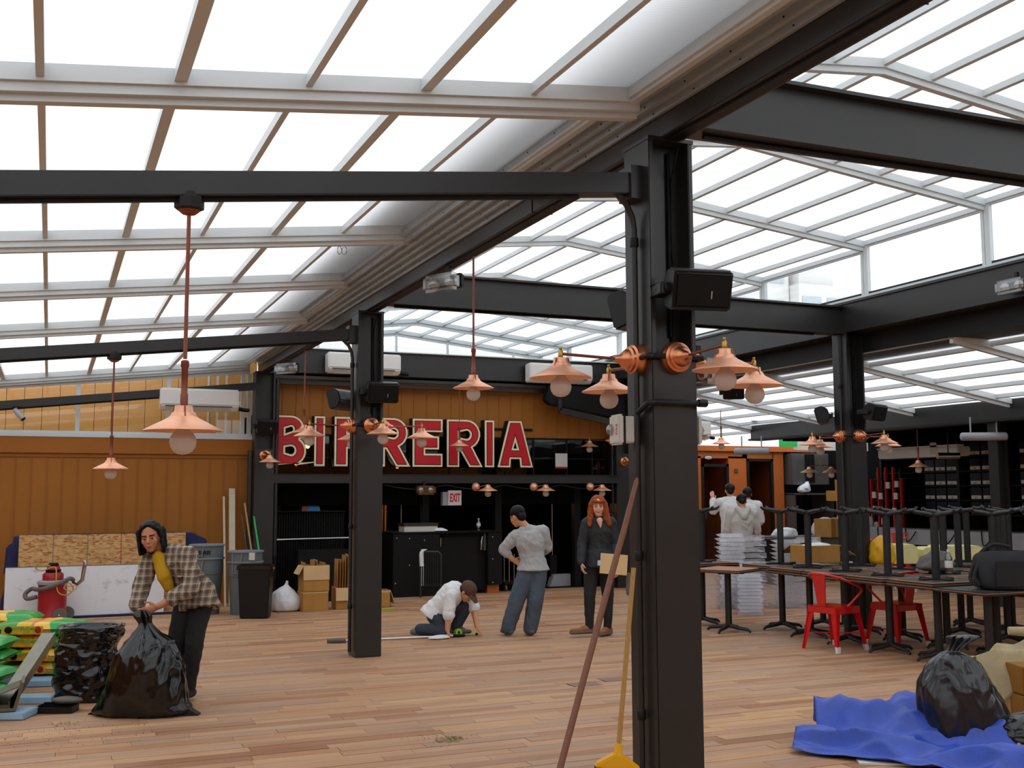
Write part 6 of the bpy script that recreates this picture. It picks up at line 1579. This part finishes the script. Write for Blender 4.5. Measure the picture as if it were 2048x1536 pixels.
MB().tube([(-.18, 0, 0), (.18, 0, 0)], .055, 16).build('canister_body', X['chrome'], kg, smooth=40)
MB().tube([(0, 0, .05), (0, 0, .42)], .01, 6).build('hanger', X['steel'], kg)

# ================================================================ BLACK CARTON SHELVES and red rack
shv = thing('carton_shelf', 'long black shelf frame carrying the rows of black cartons on the right', 'shelf', (14.9, 14.0, 0))
for z in (.98, 1.24, 1.49, 1.745, 2.0, 2.26): MB().box(-.05, .45, -3.2, 2.7, z - .02, z).build('shelf_board', X['black'], shv)
for yy in (-3.2, -1.2, -.35, .75, 2.7): MB().box(-.06, .46, yy - .03, yy + .03, 0, 2.55).build('upright', X['steel_dark'], shv)
MB().box(.45, .5, -3.2, 2.7, 0, 2.6).build('back_panel', X['void'], shv)
bxp = None
ORDN = 'first second third fourth fifth sixth seventh eighth ninth tenth eleventh twelfth thirteenth fourteenth fifteenth sixteenth seventeenth eighteenth'.split()
for ri, z in enumerate((1.24, 1.49, 1.745, 2.0, 2.26)):
    for k in range(18):
        y = 11.0 + k * .27
        if any(abs(y + .13 - (14.0 + u)) < .14 for u in (-1.2, -.35, .75)): continue
        if z > 2.1 and y > 14.3: continue
        if y > 15.5: continue
        lab = 'labelled black carton, %s shelf row, %s from the near end' % (['fifth', 'fourth', 'third', 'second', 'top'][ri], ORDN[k])
        if bxp is None:
            bxp = thing('black_carton', lab, 'carton', (14.86, y, z), 0, 'black cartons on the shelves')
            MB().box(0, .36, 0, .25, 0, .215).build('carton', X['plastic_black'], bxp, bevel=.004)
            MB().box(-.004, 0, .015, .235, .02, .078).build('label_strip', X['label_white'], bxp)
            tm = text_mesh('print', 'B:II', .045, X['black'], .0005)
            q = obj('print', tm, bxp, (-.006, .125, .042)); q.rotation_euler = (pi / 2, 0, -pi / 2)
        else: dup(bxp, (14.86, y, z), None, lab)
rr = thing('red_bottle_rack', 'tall red rack with white tags left of the black cartons', 'rack', (14.55, 16.2, 0))
for k in range(5):
    y = -.36 + k * .2
    MB().box(-.02, .03, y - .016, y + .016, .75, 2.1 - (.22 if k in (0, 4) else 0)).build('red_post', X['red'], rr)
for z in (.98, 1.24, 1.47, 1.68, 1.88): MB().box(.03, .3, -.45, .5, z - .01, z + .01).build('rack_shelf', X['steel_dark'], rr)
bp2 = MB().box(-.03, .0, -.045, .045, 0, .12).mesh('tag', X['label_white'])
for k, (y, z) in enumerate(((-.25, 1.50), (-.05, 1.70), (.15, 1.50), (.33, 1.52), (-.28, 1.72), (.32, 1.25), (.1, 1.02), (-.2, 1.22), (.3, .95))): obj('tag', bp2, rr, (-.02, y, z))
bl2 = MB().lathe([(0, 0), (.035, 0), (.035, .12), (.012, .16), (.012, .2), (0, .2)], 12).mesh('bottle', X['plastic_black'], smooth=50)
for z in (1.25, 1.48, 1.69, 1.89):
    for k in range(4): obj('bottle', bl2, rr, (.08, -.26 + k * .2, z))
gcn = thing('grey_bar_counter', 'pale grey bar front below the red rack behind the tables', 'counter', (13.9, 14.3, 0))
MB().box(0, .5, -3.0, 2.4, .72, .98).build('front_panel', X['grey_slab'], gcn); MB().box(.06, .5, -3.0, 2.4, 0, .72).build('kick_base', X['black'], gcn)
for y in (-1.2, -.4, .5, 1.2): MB().tube(lerp_rings([(-.02, y, .95), (-.06, y + .1, .8), (-.05, y + .2, .78), (-.02, y + .25, 1.0)], 12), .01, 6).build('hose', X['black'], gcn, smooth=True)

# ================================================================ FOREGROUND: brooms, tarp, cartons, litter
bs = thing('wooden_pole', 'long reddish wooden pole leaning on the nearest column', 'pole', (0, 0, 0))
MB().tube([(1.94, 4.39, 0.0), (2.34, 4.62, .85), (2.585, 4.76, 1.36), (2.615, 4.775, 1.42), (2.735, 4.845, 1.68), (2.742, 4.848, 1.70)], [.0155, .0155, .0155, .0155, .012, .005], 12).build('pole_shaft', X['wood'], bs, smooth=50)
br = thing('angle_broom', 'broom with yellow head, dark bristles and pale handle leaning on the nearest column', 'broom', (0, 0, 0))
MB().tube([(2.575, 4.79, .32), (2.715, 4.85, 1.25)], .0125, 12).build('handle', X['wood_pale'], br, smooth=50)
bm_ = Matrix.Translation((2.572, 4.785, .315)) @ Matrix.Rotation(RC, 4, 'Z')
h = MB().prism([(-.112, -.005), (-.105, .012), (-.03, .05), (.0, .062), (.03, .05), (.115, -.015), (.118, -.035)], -.035, .035)
h.v = [tuple(bm_ @ V(p)) for p in h.v]; h.build('broom_head', X['yellow'], br, bevel=.008)
h = MB().tube([bm_ @ V((0, 0, .04)), bm_ @ V((.012, .005, .10))], [.024, .018], 12); h.build('socket', X['yellow'], br, smooth=40)
h = MB()
for i in range(30):
    for k in range(4):
        x = -.105 + .215 * i / 29; z = -.0 - .03 * i / 29; y = -.024 + k * .016
        h.bar(bm_ @ V((x, y, z)), bm_ @ V((x * 1.12 - .01, y * 1.3, -.29 + .0 * x)), .0052, .0052, (0, 1, 0))
bo = h.build('bristles', X['bristle'], br); bo['kind'] = 'stuff'

def fold_sheet(name, m, fn, nu, nv, th, parent=None):
    vs = []; fs = []
    for i in range(nu + 1):
        for k in range(nv + 1): vs.append(fn(i / nu, k / nv))
    for i in range(nu):
        for k in range(nv): a = i * (nv + 1) + k; fs.append((a, a + nv + 1, a + nv + 2, a + 1))
    o = MB().add(vs, fs).build(name, m, parent, smooth=70)
    s_ = o.modifiers.new('solid', 'SOLIDIFY'); s_.thickness = th; s_.offset = 1
    return bake(o)
TB = Matrix.Rotation(RC, 4, 'Z')
TR = Matrix.Translation((.02, -.02, 0)) @ Matrix.Rotation(radians(-24), 4, 'Z')
def tarp_main(u, v):
    # a long rolled fold from a raised left end to the right, in camera aligned axes about its middle
    x = -.56 + 1.75 * u
    ridge_h = .15 * (1 - u) ** .6 + .07
    y = .30 - .78 * v + .05 * sin(u * 5)
    z = ridge_h * math.exp(-((v - .38 - .05 * sin(u * 4)) / .2) ** 2) + .05 * math.exp(-((v - .78) / .07) ** 2) * (.6 + .4 * sin(u * 9))
    z += .04 * ridge(V((u * 4.5, v * 3.5 + u * 2, 2))) + .03 * ridge(V((u * 9, v * 5 + u * 4, 4))) + .006
    x += .16 * (v - .35) * (1 - u)
    return TB @ (TR @ V((x, y - .25 * 0, max(z, .006))))
tp = fold_sheet('blue_tarp', X['tarp'], tarp_main, 90, 60, .003)
tp.location = (5.15, 5.72, 0); tag(tp, 'blue tarpaulin crumpled on the floor at the lower right, under the grey black bag', 'tarpaulin')
def tarp_fold(u, v):
    x = -.62 + 1.75 * u; y = -.16 - .42 * v - .22 * u
    z = .008 + .13 * math.exp(-((v - .45 - .1 * sin(u * 6)) / .22) ** 2) * (.45 + .55 * abs(sin(u * 5.2 + .5))) + .035 * ridge(V((u * 6, v * 4 + u * 3, 7)))
    return TB @ (TR @ V((x, y, max(z, .006))))
tf = fold_sheet('front_fold', X['tarp'], tarp_fold, 90, 40, .003, tp)
def tarp_bump(u, v):
    x = .02 + .42 * u; y = .32 + .40 * v
    z = .006 + .22 * max(0, 1 - ((u - .55) / .45) ** 2) ** .6 * max(0, 1 - ((v - .5) / .5) ** 2) ** .6 + .015 * ridge(V((u * 4, v * 4, 3)))
    return TB @ V((x, y, z))
fold_sheet('rear_fold', X['tarp'], tarp_bump, 40, 36, .003, tp)
for p in ((-.60, -.20, .03), (.55, -.52, .10), (.9, -.6, .07)):
    MB().lathe([(.008, 0), (.016, .002), (.016, .004), (.008, .005)], 14, TB @ V(p), (0, -.6, .8)).build('grommet', X['brass'], tp, smooth=40)
wst_ = tag(MB().box(-.22, .22, -.05, .05, 0, .012).build('white_strip', X['white'], None, loc=(4.74, 5.30, .0)), 'flat white strip on the floor under the near edge of the blue tarp', 'strip'); wst_.rotation_euler = (0, 0, RC - .12)
bc = thing('large_carton', 'large brown carton stack at the right picture edge behind the bags', 'cardboard box', (6.62, 5.86, 0), RC + .05)
MB().box(-.26, .6, -.2, .4, 0, .20).box(-.25, .59, -.19, .39, .205, .40).build('carton', mat('ochre_carton', (140, 94, 24), .85, 0, .08, 6), bc, bevel=.006)
MB().box(-.24, .58, -.18, .38, .199, .207).build('seam_gap', X['black'], bc)
MB().box(-.263, -.26, -.02, .22, 0, .20).build('side_tape', X['card'], bc)
def canv(u, v):
    x = -.36 + .95 * u; y = -.14 + .42 * v
    z = .40 + .16 * u * (.7 + .3 * sin(v * pi)) + .045 * sin(u * 8 + v * 4) + .05 * ridge(V((u * 3.4, v * 3, 5))) - .25 * max(0, .25 - u) ** 1.0
    z = max(z, .422) if v > .3 and u > .2 else z
    if v < .3: z -= (.3 - v) * 1.0 * (1.2 - u)
    return TB @ V((x, y, z))
cv = fold_sheet('canvas_cloth', X['canvas'], canv, 60, 40, .006)
cv.location = (6.58, 5.98, .0); tag(cv, 'beige canvas heaped over the brown carton at the right picture edge', 'canvas')
MB().tube([TB @ V((-.02, .2, .59)), TB @ V((.12, .18, .585)), TB @ V((.45, .15, .54))], [.03, .038, .05], 14).build('rolled_edge', X['canvas'], cv, smooth=True)

# extension pole, tape, sponge, towel near the kneeling man
ep = thing('extension_pole', 'silver extension pole with a grey foam grip lying on the floor by the kneeling man', 'pole', (0, 0, 0))
MB().tube([(3.02, 11.94, .022), (4.30, 11.85, .020)], .0135, 12).build('silver_tube', X['chrome'], ep, smooth=50)
MB().tube([(2.86, 11.98, .028), (2.99, 11.945, .028), (3.06, 11.94, .026)], [.024, .03, .026], 12).build('foam_grip', X['grey_rubber'], ep, smooth=50)
MB().tube([(4.28, 11.853, .02), (4.42, 11.842, .02)], .016, 12).build('black_tip', X['black'], ep, smooth=50)
for x, y, w, d, rz, lab in ((4.46, 15.2, .30, .10, .1, 'lime green tape square on the floor right of the middle column'), (4.50, 11.98, .30, .03, RC + .1, 'lime green tape strip under the kneeling man\'s far hand')):
    o = tag(MB().box(-w / 2, w / 2, -d / 2, d / 2, .002, .006).build('floor_tape', X['green'], None, loc=(x, y, 0)), lab, 'tape'); o.rotation_euler = (0, 0, rz)
sg = tag(MB().lathe([(.018, -.02), (.045, -.02), (.045, .02), (.018, .02), (.018, -.02)], 24, (4.36, 11.90, .047), (.25, -1, .1)).build('tape_roll', X['green'], smooth=40), 'lime green tape roll standing by the kneeling man\'s near hand', 'tape roll')
wt = soft('white_rag', X['white_cloth'], [(0, .1, .05, 0, 0), (.012, .13, .07, 0, 0), (.035, .08, .05, .02, 0), (.04, .02, .02, .03, 0)], n=36, mm=12, wr=.02, scale=14, seed=17)
wt.location = (4.10, 11.80, 0.004); tag(wt, 'white rag on the floor before the kneeling man\'s knee', 'rag')
tape_m = tag(MB().box(-.012, .012, -.012, .012, 0, .024).build('marker_pen_cap', X['black'], None, loc=(4.60, 11.93, .004)), 'small black marker held to the floor by the kneeling man', 'marker')

def litter(name, label, cx, cy, n, r, s, m, seed):
    rd = random.Random(seed); b = MB()
    for i in range(n):
        a, q = rd.uniform(0, 2 * pi), r * rd.random() ** .8
        x, y = cx + q * cos(a), cy + q * sin(a) * .8; w = s * rd.uniform(.5, 1.2); t_ = rd.uniform(0, pi); z = .004 + rd.uniform(0, .02) * max(0, 1 - q / r)
        d = V((cos(t_), sin(t_), rd.uniform(-.2, .5))) * w; e = V((-sin(t_), cos(t_), rd.uniform(-.2, .4))) * w * .4
        b.add([V((x, y, z)) - d, V((x, y, z + .004)) - e, V((x, y, z)) + d, V((x, y, z + .004)) + e], [(0, 1, 2, 3)])
    b.v = [(p[0], p[1], max(p[2], .002)) for p in b.v]
    o = b.build(name, m); tag(o, label, 'litter', None, 'stuff'); return o
litter('dry_leaves', 'little heap of dry leaves on the floor left of the brooms', 2.50, 6.98, 110, .10, .013, X['leaf'], 1)
litter('soil_crumbs', 'scattered soil crumbs around the dry leaf heap', 2.42, 7.0, 90, .26, .006, X['dirt'], 2)
litter('soil_crumbs', 'scattered soil crumbs and leaf bits on the floor at the lower left', .22, 8.15, 130, .62, .008, X['dirt'], 3)
litter('dry_leaves', 'few dry leaf bits before the dustpan', .16, 8.55, 40, .10, .011, X['leaf'], 4)
for i, (x, y) in enumerate(((4.14, 8.42), (4.50, 8.55))):
    pt = tag(MB().box(0, .26, 0, .17, -.006, .0025).build('floor_hatch', mat('worn_dark_board_%d' % i, (136, 100, 84), .6), None, loc=(x, y, .0)), ('dark floor hatch in the planks left of the wooden pole', 'dark floor hatch in the planks right of the wooden pole')[i], 'hatch')
    MB().box(-.006, 0, 0, .17, -.004, .003).build('hatch_edge', X['steel_dark'], pt)
